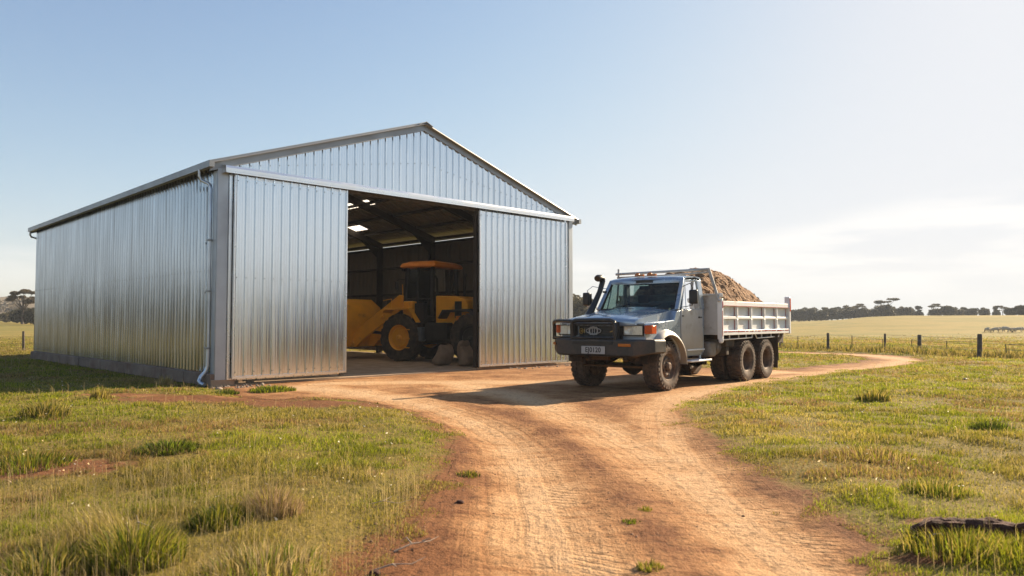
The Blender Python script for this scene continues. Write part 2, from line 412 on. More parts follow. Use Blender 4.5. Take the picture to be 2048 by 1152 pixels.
def rutinfo(x, y):
    x = np.asarray(x, float); best = np.full(x.shape, 1e9); ac = np.zeros(x.shape); al = np.zeros(x.shape)
    for k, P in enumerate(RW):
        cum = k * 57.3
        for i in range(len(P) - 1):
            d, t, s, L = segdist(x, y, P[i], P[i + 1])
            m = d < best; best = np.where(m, d, best); ac = np.where(m, d, ac); al = np.where(m, cum + t * L, al); cum += L
    return best, ac, al
BARE = [(420, 803, 2.2, .75), (60, 948, 1.2, .5), (620, 812, 1.6, .6), (1130, 733, 1.2, .5), (250, 795, 1.2, .4), (1930, 1062, .45, .22), (1880, 1125, .35, .16)]
BW = [(*gnd(u, v), a, b) for u, v, a, b in BARE]
def baref(x, y):
    r = np.zeros(np.shape(x))
    for cx, cy, a, b in BW:
        r = np.maximum(r, np.exp(-(((x - cx) / a) ** 2 + ((y - cy) / b) ** 2)))
    return r
def gh(x, y, sd=None):
    x = np.asarray(x, float); y = np.asarray(y, float)
    if sd is None: sd = sdirt(x, y)
    d = np.hypot(x, y); az = x / np.maximum(np.abs(y), 1e-3)
    A = np.where(x > 0, .9 + 1.3 * sstep(.38, .52, az), 1.0)
    A = np.where(y < 0, .6, A)
    far = A * sstep(62, 150, d)
    hl = 8.5 * np.exp(-(((x + 250) / 150) ** 2 + ((y - 300) / 90) ** 2)) * sstep(150, 230, d)
    near = 1 - sstep(60, 120, d)
    g = .05 * sstep(.0, -.6, sd) * near + (fbm(x, y, .35, 3) - .5) * .12 * sstep(-.2, -2, sd) * near
    rd, _, _ = rutinfo(x, y)
    rut = np.exp(-(rd / .55) ** 2) * sstep(13.2, 9, y) * sstep(-.1, .3, sd)
    g = g - .05 * rut + (fbm(x * .8 + y * .6, y * .8 - x * .6, 1.7, 5) - .5) * .04 * near
    # level pad under and round the shed, and under the truck
    cx, cy = -6.306, 15.776; c, s = math.cos(R(44.5)), math.sin(R(44.5))
    lx = (x - cx) * c + (y - cy) * s; ly = -(x - cx) * s + (y - cy) * c
    pad = sstep(1.2, .2, np.maximum(np.maximum(-lx, lx - 11.5), np.maximum(-ly, ly - 16)))
    g = g * (1 - pad) - .02 * pad
    tr = sstep(5.5, 3.0, np.hypot(x - 3.6, y - 16.6)); g = g * (1 - tr)
    return g + far + hl

def axis(fine0, fine1, step, lo, hi, gr=1.13):
    a = list(np.arange(fine0, fine1 + 1e-6, step)); s = step
    while a[-1] < hi: s *= gr; a.append(a[-1] + s)
    s = step
    while a[0] > lo: s *= gr; a.insert(0, a[0] - s)
    return np.array(a)
gx = axis(-13, 15, .09, -1400, 1400); gy = axis(2.5, 30, .09, -500, 1600)
X, Y = np.meshgrid(gx, gy); xf = X.ravel(); yf = Y.ravel()
SD = sdirt(xf, yf); RD, AC, AL = rutinfo(xf, yf); H = gh(xf, yf, SD)
WORN = np.exp(-(RD / .52) ** 2) * .95 + .35 * sstep(11, 14, yf)
nx, ny = len(gx), len(gy)
idx = np.arange(nx * ny).reshape(ny, nx)
Q = np.stack([idx[:-1, :-1], idx[:-1, 1:], idx[1:, 1:], idx[1:, :-1]], -1).reshape(-1, 4)
gat = lambda sel: [('dirt', 'FLOAT', np.clip(SD, -3, 3)[sel]), ('worn', 'FLOAT', WORN[sel]), ('acr', 'FLOAT', AC[sel]), ('alg', 'FLOAT', AL[sel]), ('bare', 'FLOAT', baref(xf, yf)[sel])]
allv = np.arange(len(xf))
g = npmesh('ground', np.stack([xf, yf, H], -1), Q.ravel(), np.arange(len(Q)) * 4, M['ground'], attrs=gat(allv), smooth=True)
tag(g, kind='structure')
qs = Q[(SD[Q] > -.05).all(1)]
used, inv = np.unique(qs, return_inverse=True)
t = npmesh('dirt_track', np.stack([xf, yf, H + .004], -1)[used], inv.ravel(), np.arange(len(qs)) * 4, M['ground'], attrs=gat(used), smooth=True)
tag(t, kind='structure')
def H1(x, y): return float(gh(np.array([x]), np.array([y]))[0])
def at(u, v):
    """point of the terrain seen at a photo pixel"""
    r = ray(u, v); d = 4.0
    while d < 900:
        if EYE + r[2] / r[1] * d < H1(r[0] / r[1] * d, d): break
        d *= 1.01
    return r[0] / r[1] * d, d, H1(r[0] / r[1] * d, d)

# ------------------------------------------------------------------ grass
GREEN = np.array([.21, .27, .022]); LIME = np.array([.42, .45, .03]); OLIVE = np.array([.38, .33, .05]); STRAW = np.array([.55, .43, .14]); PALE = np.array([.74, .58, .32]); DEEP = np.array([.07, .095, .015])
def blades(name, x, y, z, h, w, col, lean, az, parent=None, bend=.5, tilt=None):
    """n grass blades of five vertices; az = direction of lean, lean = horizontal reach as a fraction of h"""
    n = len(x); fa = rng.random(n) * 2 * np.pi
    dx, dy = np.cos(fa) * w / 2, np.sin(fa) * w / 2
    lx, ly = np.cos(az) * lean * h, np.sin(az) * lean * h
    zt = np.sqrt(np.maximum(1 - lean ** 2, .08)) * h
    V = np.empty((n, 5, 3))
    V[:, 0] = np.stack([x - dx, y - dy, z - .01], -1); V[:, 1] = np.stack([x + dx, y + dy, z - .01], -1)
    m = .55; k = bend * m
    V[:, 2] = np.stack([x + dx * .8 + lx * k * m, y + dy * .8 + ly * k * m, z + zt * .62], -1)
    V[:, 3] = np.stack([x - dx * .8 + lx * k * m, y - dy * .8 + ly * k * m, z + zt * .62], -1)
    V[:, 4] = np.stack([x + lx, y + ly, z + zt], -1)
    b = (np.arange(n) * 5)[:, None]
    L = np.concatenate([b + np.array([0, 1, 2, 3]), b + np.array([3, 2, 4])], 1)
    st = ((np.arange(n) * 7)[:, None] + np.array([0, 4])).ravel()
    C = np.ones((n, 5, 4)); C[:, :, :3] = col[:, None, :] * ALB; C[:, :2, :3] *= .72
    return npmesh(name, V.reshape(-1, 3), L.ravel(), st, M['grass'], parent, attrs=[('col', 'FLOAT_COLOR', C.reshape(-1, 4))])
def shedin(x, y, m=.12):
    c, s = math.cos(R(44.5)), math.sin(R(44.5)); lx = (x + 6.306) * c + (y - 15.776) * s; ly = -(x + 6.306) * s + (y - 15.776) * c
    return (lx > -m) & (lx < 11.5 + m) & (ly > -m - .1) & (ly < 16 + m)
def patchcol(x, y, n):
    a = fbm(x, y, .45, 11); b = fbm(x, y, 1.6, 17, 3); c = rng.random(n)
    gr = sstep(.41, .60, a * .65 + b * .35)
    col = OLIVE * (1 - gr[:, None]) + (GREEN * .45 + LIME * .55) * gr[:, None]
    st = (c < np.where(gr > .5, .12, .40) + .25 * sstep(16, 50, y))[:, None]
    col = np.where(st, STRAW, col)
    lm = ((c > .84) & (gr > .4))[:, None]; col = np.where(lm, LIME, col)
    dp = (rng.random(n) < .14)[:, None]; col = np.where(dp, DEEP * 1.3, col)
    br = fbm(x, y, .7, 51, 3) > .60; col = np.where((br & (rng.random(n) < .5))[:, None], np.array([.40, .25, .12]), col)
    col = np.where((rng.random(n) < .02)[:, None], PALE, col)
    big = .62 + .76 * fbm(x, y, .8, 57, 4)
    return np.clip(col * (big * (.78 + .44 * rng.random(n)))[:, None], .005, .8), gr
N0 = 2300000
u_ = rng.random(N0); p_ = .4
yy = (3.2 ** p_ + u_ * (66 ** p_ - 3.2 ** p_)) ** (1 / p_)
xx = (rng.random(N0) * 2 - 1) * (.80 * yy + 1.5)
keep = np.ones(N0, bool)
sdv = sdirt(xx, yy)
edge = (fbm(xx, yy, 1.3, 23) - .5) * .9 + (fbm(xx, yy, 6, 29, 2) - .5) * .35
keep &= (sdv < edge + .07)
keep &= ~shedin(xx, yy)
bf = baref(xx, yy) + (fbm(xx, yy, 5, 31, 2) - .5) * .5
keep &= bf < .5
clump = fbm(xx, yy, 3.0, 41, 3)
keep &= rng.random(N0) < (.30 + 1.25 * sstep(.35, .68, clump))
keep &= rng.random(N0) < 1 - sstep(30, 66, yy)
keep &= np.hypot(xx - 3.6, yy - 16.6) > .1
xx, yy, sdv, clump = xx[keep], yy[keep], sdv[keep], clump[keep]
n = len(xx)
col, gr = patchcol(xx, yy, n)
hh = (.018 + .044 * rng.random(n) ** 1.7) * (.65 + .9 * sstep(.4, .75, clump)) * (.5 + .5 * sstep(.0, -.7, sdv))
tall = rng.random(n) < np.where((yy < 6.5) & (xx < -.7), .05, .006) * (.3 + 1.4 * fbm(xx, yy, 1.2, 77)); hh = np.where(tall, .14 + .14 * rng.random(n), hh); col = np.where(tall[:, None], PALE * .85, col)
hh *= 1 + .5 * sstep(10, 3, yy) * (rng.random(n) < .4)
ww = .0028 * np.maximum(1, yy / 4.2) ** .98 * (.7 + .7 * rng.random(n)); ww = np.where(tall, ww * .55, ww)
zz = gh(xx, yy, sdv)
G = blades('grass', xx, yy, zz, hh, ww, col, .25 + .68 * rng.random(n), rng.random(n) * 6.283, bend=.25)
tag(G, kind='stuff')
# little white flowers and dead bits scattered in the grass
nf = 1700; fy = (3.4 ** .6 + rng.random(nf) * (18 ** .6 - 3.4 ** .6)) ** (1 / .6); fx = (rng.random(nf) * 2 - 1) * (.78 * fy + 1)
k = (sdirt(fx, fy) < -.25) & ~shedin(fx, fy, .6) & (fbm(fx, fy, .9, 61) > .5); fx, fy = fx[k], fy[k]; nf = len(fx)
fz = gh(fx, fy) + .05 + .05 * rng.random(nf); s_ = .004 + .007 * rng.random(nf)
V = np.empty((nf, 4, 3)); a_ = rng.random(nf) * 6.28; tl = (rng.random(nf) - .3) * .012
for q in range(4):
    V[:, q, 0] = fx + s_ * np.cos(a_ + q * 1.57) * (1 + (q % 2) * .8); V[:, q, 1] = fy + s_ * np.sin(a_ + q * 1.57) * .8; V[:, q, 2] = fz + tl * (q - 1.5)
C = np.ones((nf, 4, 4)); C[:, :, :3] = np.where(rng.random((nf, 1, 1)) < .6, np.array([.78, .74, .68]), np.array([.72, .58, .40]))
fl = npmesh('flowers', V.reshape(-1, 3), np.arange(nf * 4), np.arange(nf) * 4, M['grass'], attrs=[('col', 'FLOAT_COLOR', C.reshape(-1, 4))])
tag(fl, kind='stuff')

def tussock(name, x, y, n, rad, h, w, cols, label, spread=.6, az=None, cat='grass clump', azs=6.283, group=None):
    a = rng.random(n) * 6.283; r = rad * np.sqrt(rng.random(n))
    px, py = r * np.cos(a), r * np.sin(a)
    la = a + (rng.random(n) - .5) * 1.2 if az is None else az + (rng.random(n) - .5) * azs
    ci = rng.integers(0, len(cols), n); c = np.array([cols[i] for i in ci]) * (.65 + .6 * rng.random(n))[:, None]
    hb = h * (.35 + .75 * rng.random(n)) * (1 - .55 * (r / rad) ** 2)
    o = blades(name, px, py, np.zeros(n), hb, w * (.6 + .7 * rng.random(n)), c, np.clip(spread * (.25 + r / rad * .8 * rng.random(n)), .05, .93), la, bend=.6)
    o.location = (x, y, H1(x, y)); return tag(o, label, cat, group)
def tpx(u, v): return gnd(u, v, .04)
TS = [('grass_clump', 265, 1128, 2000, .27, .27, .005, [GREEN, DEEP, OLIVE, DEEP, STRAW, LIME], 'large green grass clump in the bottom left foreground, blades fanning upward', .7, None),
      ('grass_clump', 190, 1100, 1300, .30, .32, .004, [PALE, STRAW, STRAW, OLIVE], 'straw coloured wispy grass clump bent left, bottom left foreground', .95, 2.9),
      ('grass_clump', 95, 1150, 900, .26, .20, .006, [DEEP, OLIVE, GREEN, STRAW], 'dark grass clump at the bottom left corner of the paddock', .7, None),
      ('grass_clump', 545, 1030, 1500, .21, .24, .0032, [np.array([.46, .31, .20]), np.array([.60, .44, .30]), np.array([.34, .23, .13]), OLIVE], 'pinkish brown dry feathery grass clump left of the track', .6, None),
      ('grass_clump', 440, 1050, 1000, .22, .15, .005, [DEEP, GREEN, DEEP, OLIVE], 'dark green grass clump beside the pinkish dry clump', .6, None),
      ('grass_clump', 90, 838, 700, .32, .30, .012, [DEEP, OLIVE, STRAW], 'round dark tussock near the left edge in front of the shed shadow', .6, None),
      ('grass_clump', 335, 907, 900, .32, .13, .010, [DEEP, GREEN], 'low dark green clump in the middle of the left lawn', .6, None),
      ('grass_clump', 60, 935, 700, .42, .16, .009, [DEEP, GREEN, OLIVE], 'low leafy clump above the bare soil patch at the left edge', .6, None),
      ('grass_clump', 545, 778, 1100, .45, .14, .013, [GREEN, LIME, DEEP], 'broad green clump on the dirt below the left sliding door', .6, None),
      ('grass_clump', 450, 784, 500, .26, .12, .013, [DEEP, GREEN], 'small dark clump on the dirt below the shed corner', .6, None),
      ('grass_clump', 1985, 862, 700, .24, .13, .010, [DEEP, DEEP, GREEN], 'dark green tussock in the right paddock near the right edge', .6, None),
      ('grass_clump', 1747, 800, 450, .26, .24, .013, [DEEP, OLIVE, STRAW], 'lone tussock on the grass right of the truck', .5, None),
      ('grass_clump', 1870, 985, 700, .25, .12, .006, [GREEN, OLIVE, DEEP, STRAW], 'bushy green clump up the slope from the earth bank', .6, None),
      ('grass_clump', 1930, 1105, 1300, .34, .13, .006, [LIME, GREEN, OLIVE, STRAW, DEEP, np.array([.40, .36, .05])], 'bright lime grass clump in front of the earth bank', .7, None),
      ('grass_clump', 2050, 1120, 1000, .30, .14, .006, [LIME, GREEN, OLIVE, STRAW, DEEP], 'bright green clump at the bottom right edge by the bank hollow', .7, None),
      ('grass_clump', 1290, 1004, 120, .06, .04, .006, [GREEN, OLIVE], 'small sprig growing on the hump between the wheel ruts', .7, None),
      ('grass_clump', 1262, 1030, 130, .07, .035, .006, [DEEP, GREEN], 'sparse dark sprig between the wheel ruts', .7, None),
      ('grass_clump', 1300, 1120, 260, .08, .06, .006, [GREEN, OLIVE, STRAW], 'nearest weedy sprig between the wheel ruts at the bottom', .7, None),
      ('grass_clump', 935, 940, 160, .12, .07, .008, [DEEP, OLIVE], 'tiny weed on the left shoulder of the track', .7, None),
      ('grass_clump', 530, 1140, 900, .35, .15, .006, [GREEN, STRAW, PALE], 'mixed green and straw clump at the bottom centre left', .8, None),
      ('grass_clump', 1745, 915, 900, .45, .13, .009, [STRAW, OLIVE, np.array([.36, .24, .15])], 'brownish dry patch of grass in the right paddock', .7, None),
      ('grass_clump', 330, 770, 260, .16, .26, .014, [STRAW, PALE], 'thin seeding grass stalks at the edge of the shed shadow', .4, None),
      ('grass_clump', 200, 798, 260, .16, .26, .014, [STRAW, OLIVE], 'upright stalks at the sunlit edge of the shed shadow, left', .4, None)]
for nm, u, v, n_, rad, h, w, cols, lab, spd, az_ in TS:
    x, y = tpx(u, v); tussock(nm, x, y, n_, rad, h, w, cols, lab, spd, az_, azs=1.4)
# dry undergrowth along the fence line
nU = 5000; uu = rng.random(nU) * 520 + 1560; vv = 701 + (uu - 1656) * .043 + rng.normal(0, 1.6, nU)
pp = np.array([gnd(a, b) for a, b in zip(uu, vv)]); k = (sdirt(pp[:, 0], pp[:, 1]) < -.3) & (fbm(pp[:, 0], pp[:, 1], .5, 71) > .42); pp = pp[k]; n_ = len(pp)
cc = np.where((rng.random(n_) < .6)[:, None], STRAW * .8, np.where((rng.random(n_) < .5)[:, None], OLIVE, DEEP)) * (.6 + .5 * rng.random(n_))[:, None]
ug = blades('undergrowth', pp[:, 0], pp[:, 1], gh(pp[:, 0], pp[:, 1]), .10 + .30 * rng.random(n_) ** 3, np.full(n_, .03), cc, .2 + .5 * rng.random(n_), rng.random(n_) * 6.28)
tag(ug, kind='stuff')
# ------------------------------------------------------------------ shed
SX, SY, SA = -6.306, 15.776, R(44.5)
W_, L_, ZL, ZR_, RX, RZ = 11.5, 16.0, 4.80, 4.72, 5.5, 6.62
shed = empty('farm_shed', (SX, SY, 0), SA, 'big galvanised steel farm shed with gable roof, sliding doors pushed half open', 'shed')
def slope(x): return ZL + (RZ - ZL) * x / RX if x < RX else RZ + (ZR_ - RZ) * (x - RX) / (W_ - RX)
def ribs(L, pitch, d, style='trap'):
    """profile (s, depth) of ribbed sheet: narrow trapezoid ribs with small stiffeners in the pans"""
    out = []; s = 0
    while s < L - 1e-6:
        if style == 'trap':
            for a, b in ((0, 0), (.055, d), (.20, d), (.255, 0), (.47, 0), (.50, d * .05), (.54, 0), (.73, 0), (.76, d * .05), (.80, 0)): out.append((s + a * pitch, b))
        else:
            for k in range(8): out.append((s + k / 8 * pitch, d * .5 * (1 - math.cos(2 * math.pi * k / 8))))
        s += pitch
    out = [p for p in out if p[0] < L - .003] + [(L, 0)]
    return out
def sheet(name, mat, org, dS, dN, L, pitch, d, z0, z1, style='trap', wob=.003, rows=8, parent=None, seed=0, screws=False):
    """vertical sheet from org along dS, ribs proud toward dN, z1(s) top height"""
    P = ribs(L, pitch, d, style); V = []; F = []
    for i, (s, q) in enumerate(P):
        zt = z1(s) if callable(z1) else z1
        for j in range(rows + 1):
            z = z0 + (zt - z0) * j / rows
            ww = q + wob * (float(fbm(s, z, 1.1, seed, 2)) - .5) * 2
            V.append((org[0] + dS[0] * s + dN[0] * ww, org[1] + dS[1] * s + dN[1] * ww, z))
    n = rows + 1
    for i in range(len(P) - 1):
        for j in range(rows): F.append((i * n + j, (i + 1) * n + j, (i + 1) * n + j + 1, i * n + j + 1))
    m = MB(); m.add(V, F)
    if screws:      # hex heads on the rib crests, with a neat row at the sheet lap
        s = .14 * pitch
        while s < L - .02:
            zt = z1(s) if callable(z1) else z1
            for z in (z0 + .10, z0 + (zt - z0) * .49, zt - .12):
                for k in (-.009, .009): pass
                cx, cy = org[0] + dS[0] * s + dN[0] * (d + .004), org[1] + dS[1] * s + dN[1] * (d + .004)
                m.box(cx, cy, z, .016 if dS[0] else .012, .012 if dS[0] else .016, .016, mi=1)
            s += pitch
        return m.build(name, [mat, M['steel']], parent or shed, smooth=20, recalc=False)
    return m.build(name, mat, parent or shed, smooth=20, recalc=False)
Z0 = .27
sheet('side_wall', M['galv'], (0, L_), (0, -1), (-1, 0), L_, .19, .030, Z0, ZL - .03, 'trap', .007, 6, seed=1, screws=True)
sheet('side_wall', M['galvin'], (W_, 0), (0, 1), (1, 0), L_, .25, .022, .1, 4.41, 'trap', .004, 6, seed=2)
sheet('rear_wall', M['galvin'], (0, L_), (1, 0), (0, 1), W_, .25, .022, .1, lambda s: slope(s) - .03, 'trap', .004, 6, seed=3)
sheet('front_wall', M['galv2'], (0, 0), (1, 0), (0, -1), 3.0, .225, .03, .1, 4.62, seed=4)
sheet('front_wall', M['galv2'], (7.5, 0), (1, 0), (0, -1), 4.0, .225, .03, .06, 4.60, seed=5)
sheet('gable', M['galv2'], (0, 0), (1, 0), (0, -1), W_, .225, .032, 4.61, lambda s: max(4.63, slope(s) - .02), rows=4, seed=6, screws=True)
# roof: ribs run down the slopes; two fibreglass strips let into the right slope, further panels added unseen to light the inside
def roofsheet(x0, x1, za, zb, holes=(), name='roof'):
    P = ribs(L_ + .3, .25, .028); xs = sorted(set([x0, x1] + [h[0] for h in holes] + [h[1] for h in holes])); n = len(xs)
    V = []; F = []; FS = []
    for s, q in P:
        for x in xs: V.append((x, s - .15, za + (zb - za) * (x - x0) / (x1 - x0) + q))
    for i in range(len(P) - 1):
        for j in range(n - 1):
            xm = (xs[j] + xs[j + 1]) / 2; sm = P[i][0] - .15
            inh = any(h[0] < xm < h[1] and h[2] <= sm < h[3] for h in holes)
            (FS if inh else F).append((i * n + j, (i + 1) * n + j, (i + 1) * n + j + 1, i * n + j + 1))
    MB().add(V, F).build(name, M['roof'], shed, smooth=20, recalc=False)
    if FS:
        MB().add(V, FS).build('skylight_incl_added', M['skylight_incl_added'], shed, smooth=20, recalc=False)
ADDX0, ADDX1 = 5.8, 7.7
roofsheet(-.16, RX, ZL - .05, RZ, holes=[(1.6, 3.1, 2.0, 2.9), (1.6, 3.1, 5.3, 6.2), (1.6, 3.1, 8.8, 9.7), (1.6, 3.1, 12.4, 13.3)])  # unseen translucent panels on the left slope, added to brighten the interior
roofsheet(RX, W_ + .22, RZ, ZR_ - .07, holes=[(ADDX0, ADDX1, 1.3, 3.1), (ADDX0, ADDX1, 4.3, 6.1), (ADDX0, ADDX1, 7.6, 9.1), (ADDX0, ADDX1, 11.2, 12.7), (8.30, 8.66, 6.9, 9.6), (9.9, 10.32, 9.9, 13.2)])  # panels near the ridge are out of view, added to light the loader
m = MB(); m.prism([(RX - .22, slope(RX - .22) + .045), (RX, RZ + .075), (RX + .22, slope(RX + .22) + .045), (RX + .22, slope(RX + .22) + .03), (RX, RZ + .055), (RX - .22, slope(RX - .22) + .03)], 'y', -.16, L_ + .16)
m.build('ridge_capping', M['flash'], shed)
# barge flashings along both gable slopes (front and back)
for y0, y1 in ((-.19, .0), (L_ + .0, L_ + .19)):
    m = MB()
    for xa, xb in ((-.2, RX), (RX, W_ + .26)):
        za = slope(max(xa, 0)) + (xa * (RZ - ZL) / RX if xa < 0 else 0); zb = slope(min(xb, W_)) + ((ZR_ - RZ) / (W_ - RX) * (xb - W_) if xb > W_ else 0)
        m.prism([(xa, za + .07), (xb, zb + .07), (xb, zb - .15), (xa, za - .15)], 'y', y0 + .165 if y0 < 0 else y1 - .19, y0 + .145 if y0 < 0 else y1 - .17)
        m.prism([(xa, za + .075), (xb, zb + .075), (xb, zb + .055), (xa, za + .055)], 'y', y0 + .14, y1 + .02)
        m.prism([(xa, za - .148), (xb, zb - .148), (xb, zb - .16), (xa, za - .16)], 'y', y0 + .14, y1 + (.01 if y0 < 0 else -.02))
    m.build('barge_flashing', M['flash'], shed, smooth=0)
# corner flashings
for x0, x1, s in ((-.035, .20, 1), (W_ - .14, W_ + .035, 1)):
    m = MB(); m.bb(x0, x1, -.055, -.035, .12, 4.66); xo = x0 if x0 < 1 else x1
    m.bb(xo - .012, xo + .012, -.035, .16, .12, 4.60); m.build('corner_flashing', M['postflash'], shed, bevel=.004)
m = MB(); m.bb(.21, .36, -.06, -.034, .12, 4.55); m.bb(.215, .235, -.08, -.05, .12, 4.55); m.build('door_jamb', M['track'], shed, smooth=0)
# eave gutters
for x, s, zt in ((-.16, -1, ZL - .03), (W_ + .22, 1, ZR_ - .06)):
    m = MB(); a = .11 * s
    sec = [(x, zt - .02), (x, zt - .13), (x + a, zt - .13), (x + a, zt + .01), (x + a - .02 * s, zt + .01), (x + a - .006 * s, zt - .005), (x + a - .006 * s, zt - .124), (x + .006 * s, zt - .124), (x + .006 * s, zt - .02)]
    m.prism(sec, 'y', -.17, L_ + .17); m.bb(min(x, x + a), max(x, x + a), -.174, -.169, zt - .13, zt); m.bb(min(x, x + a), max(x, x + a), L_ + .169, L_ + .174, zt - .13, zt)
    m.build('gutter', M['flash'], shed, smooth=0)
MB().bb(-.16, -.012, .02, L_ - .02, ZL - .075, ZL - .06).build('eave_soffit', M['flash'], shed, smooth=0)
# downpipes
def dpipe(y0, dy):
    m = MB(); r = .034
    m.tube([(-.24, y0, 4.66), (-.24, y0, 4.52), (-.20, y0 + dy * .1, 4.42), (-.10, y0 + dy * .8, 4.34), (-.075, y0 + dy, 4.24), (-.075, y0 + dy, 3.2), (-.075, y0 + dy, .75)], r, 10)
    m.tube([(-.078, y0 + dy, .78), (-.08, y0 + dy, .42), (-.11, y0 + dy + .02, .30), (-.20, y0 + dy + .05, .19), (-.24, y0 + dy + .04, .11), (-.23, y0 + dy - .03, .05), (-.20, y0 + dy - .14, .03)], .046, 10)
    o = m.build('downpipe', M['pipe'], shed, smooth=50)
    c = MB()
    for z in (.78, 2.0, 3.1): c.bb(-.135, -.02, y0 + dy - .055, y0 + dy + .055, z, z + .035)
    c.each('bracket', M['flash'], o)
dpipe(.42, -.22)
m = MB(); m.tube([(-.22, L_ + .02, 4.66), (-.22, L_ + .02, 4.52), (-.18, L_ + .03, 4.45), (-.02, L_ + .08, 4.42), (.04, L_ + .09, 4.34), (.04, L_ + .09, .1)], .034, 10); m.build('downpipe', M['pipe'], shed, smooth=50)
# footing blocks along the left wall and front kerb
m = MB(); y = -.05; random.seed(2)
while y < L_:
    b = min(random.uniform(.9, 1.5), L_ - y); m.box(-.05, y + b / 2, .125, .13 + random.uniform(-.012, .012), b - .025, .27 + random.uniform(-.01, .012), rz=random.uniform(-.006, .006)); y += b
m.each('footing_block', M['block'], shed, bevel=.012)
m = MB(); m.bb(-.11, .40, -.06, .06, -.05, .13); m.bb(7.45, 11.6, -.06, .05, -.05, .055); m.each('kerb', M['concrete'], shed, bevel=.01)
MB().bb(.01, W_ - .01, -.02, L_ - .01, -.1, .012).build('floor_slab', M['concrete'], shed, smooth=0)
# sliding doors
def door(x0, x1, z0, z1, n):
    y = -.13; d = empty('sliding_door', (x0, y, 0)); d.parent = shed
    L = x1 - x0; o = sheet('door_sheet', M['galv2'], (.03, 0), (1, 0), (0, -1), L - .06, (L - .06) / n, .034, z0 + .04, z1, 'trap', .006, 5, d, seed=int(x0 * 3 + 31), screws=True)
    m = MB(); m.bb(0, .03, -.035, .03, z0, z1); m.bb(L - .03, L, -.035, .03, z0, z1); m.bb(.03, L - .03, -.033, .025, z0, z0 + .05); m.bb(.03, L - .03, .0, .03, z1 - .06, z1)
    m.build('door_frame', M['track'], d, smooth=0)
    g = MB()
    for z in (z0 + 1.4, z0 + 2.9): g.bb(.03, L - .03, .005, .045, z, z + .05)
    g.each('door_rail', M['steel'], d, smooth=0)
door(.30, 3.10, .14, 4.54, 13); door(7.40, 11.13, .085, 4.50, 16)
# track and pelmet
m = MB(); sec = [(-.05, 4.74), (-.21, 4.71), (-.235, 4.66), (-.235, 4.60), (-.215, 4.60), (-.215, 4.65), (-.19, 4.685), (-.05, 4.71)]
m.prism([(p[0], p[1]) for p in sec], 'x', .06, 11.42); m.bb(.07, 11.41, -.232, -.205, 4.555, 4.60); m.bb(.06, .065, -.23, -.05, 4.56, 4.71)
m.build('door_track', M['track'], shed, smooth=0)
m = MB(); m.bb(3.0, 7.5, -.03, .02, 4.50, 4.61); m.build('door_head', M['wood'], shed, smooth=0)
MB().bb(7.39, 7.50, -.02, .10, .06, 4.5).build('door_post', M['steel'], shed, smooth=0)
MB().bb(3.02, 3.12, -.02, .10, .06, 4.5).build('door_post', M['steel'], shed, smooth=0)
# portal frames
for y in (.2, 3.5, 7.04, 10.58, 14.1, 15.8):
    fr = empty('portal_frame', (0, y, 0)); fr.parent = shed
    for x in (.13, W_ - .13):
        m = MB(); m.bb(x - .1, x + .1, -.085, -.07, .0, 4.6); m.bb(x - .1, x + .1, .07, .085, .0, 4.6); m.bb(x - .012, x + .012, -.07, .07, .0, 4.6); m.bb(x - .15, x + .15, -.13, .13, .0, .03); m.build('column', M['steel'], fr, smooth=0)
    for xa, xb in ((.05, RX), (W_ - .05, RX)):
        m = MB(); za, zb = slope(xa) - .22, slope(RX) - .22
        m.beam((xa, 0, za), (xb, 0, zb), .14, .24); sg = 1 if xb > xa else -1
        m.prism([(xa + sg * .2, za - .1), (xa + sg * 1.1, za + (zb - za) * 1.1 / abs(xb - xa) - .1), (xa + sg * .2, za - .5)], 'y', -.01, .01); m.build('rafter', M['steel'], fr, smooth=0)
m = MB()
for x in (.6, 1.7, 2.8, 3.9, 5.0, 6.2, 7.3, 8.4, 9.5, 10.6):
    m.beam((x, .05, slope(x) - .075), (x, L_ - .05, slope(x) - .075), .06, .10)
m.each('purlin', M['steel'], shed, smooth=0)
m = MB()
for z in (1.25, 2.4, 3.5, 4.36): m.bb(.02, .06, .05, L_ - .05, z, z + .09); m.bb(W_ - .06, W_ - .02, .05, L_ - .05, z, z + .09); m.bb(.06, W_ - .06, L_ - .06, L_ - .02, z, z + .09)
m.bb(W_ - .08, W_ - .02, .05, L_ - .05, 4.52, 4.62)
m.each('girt', M['steel'], shed, smooth=0)

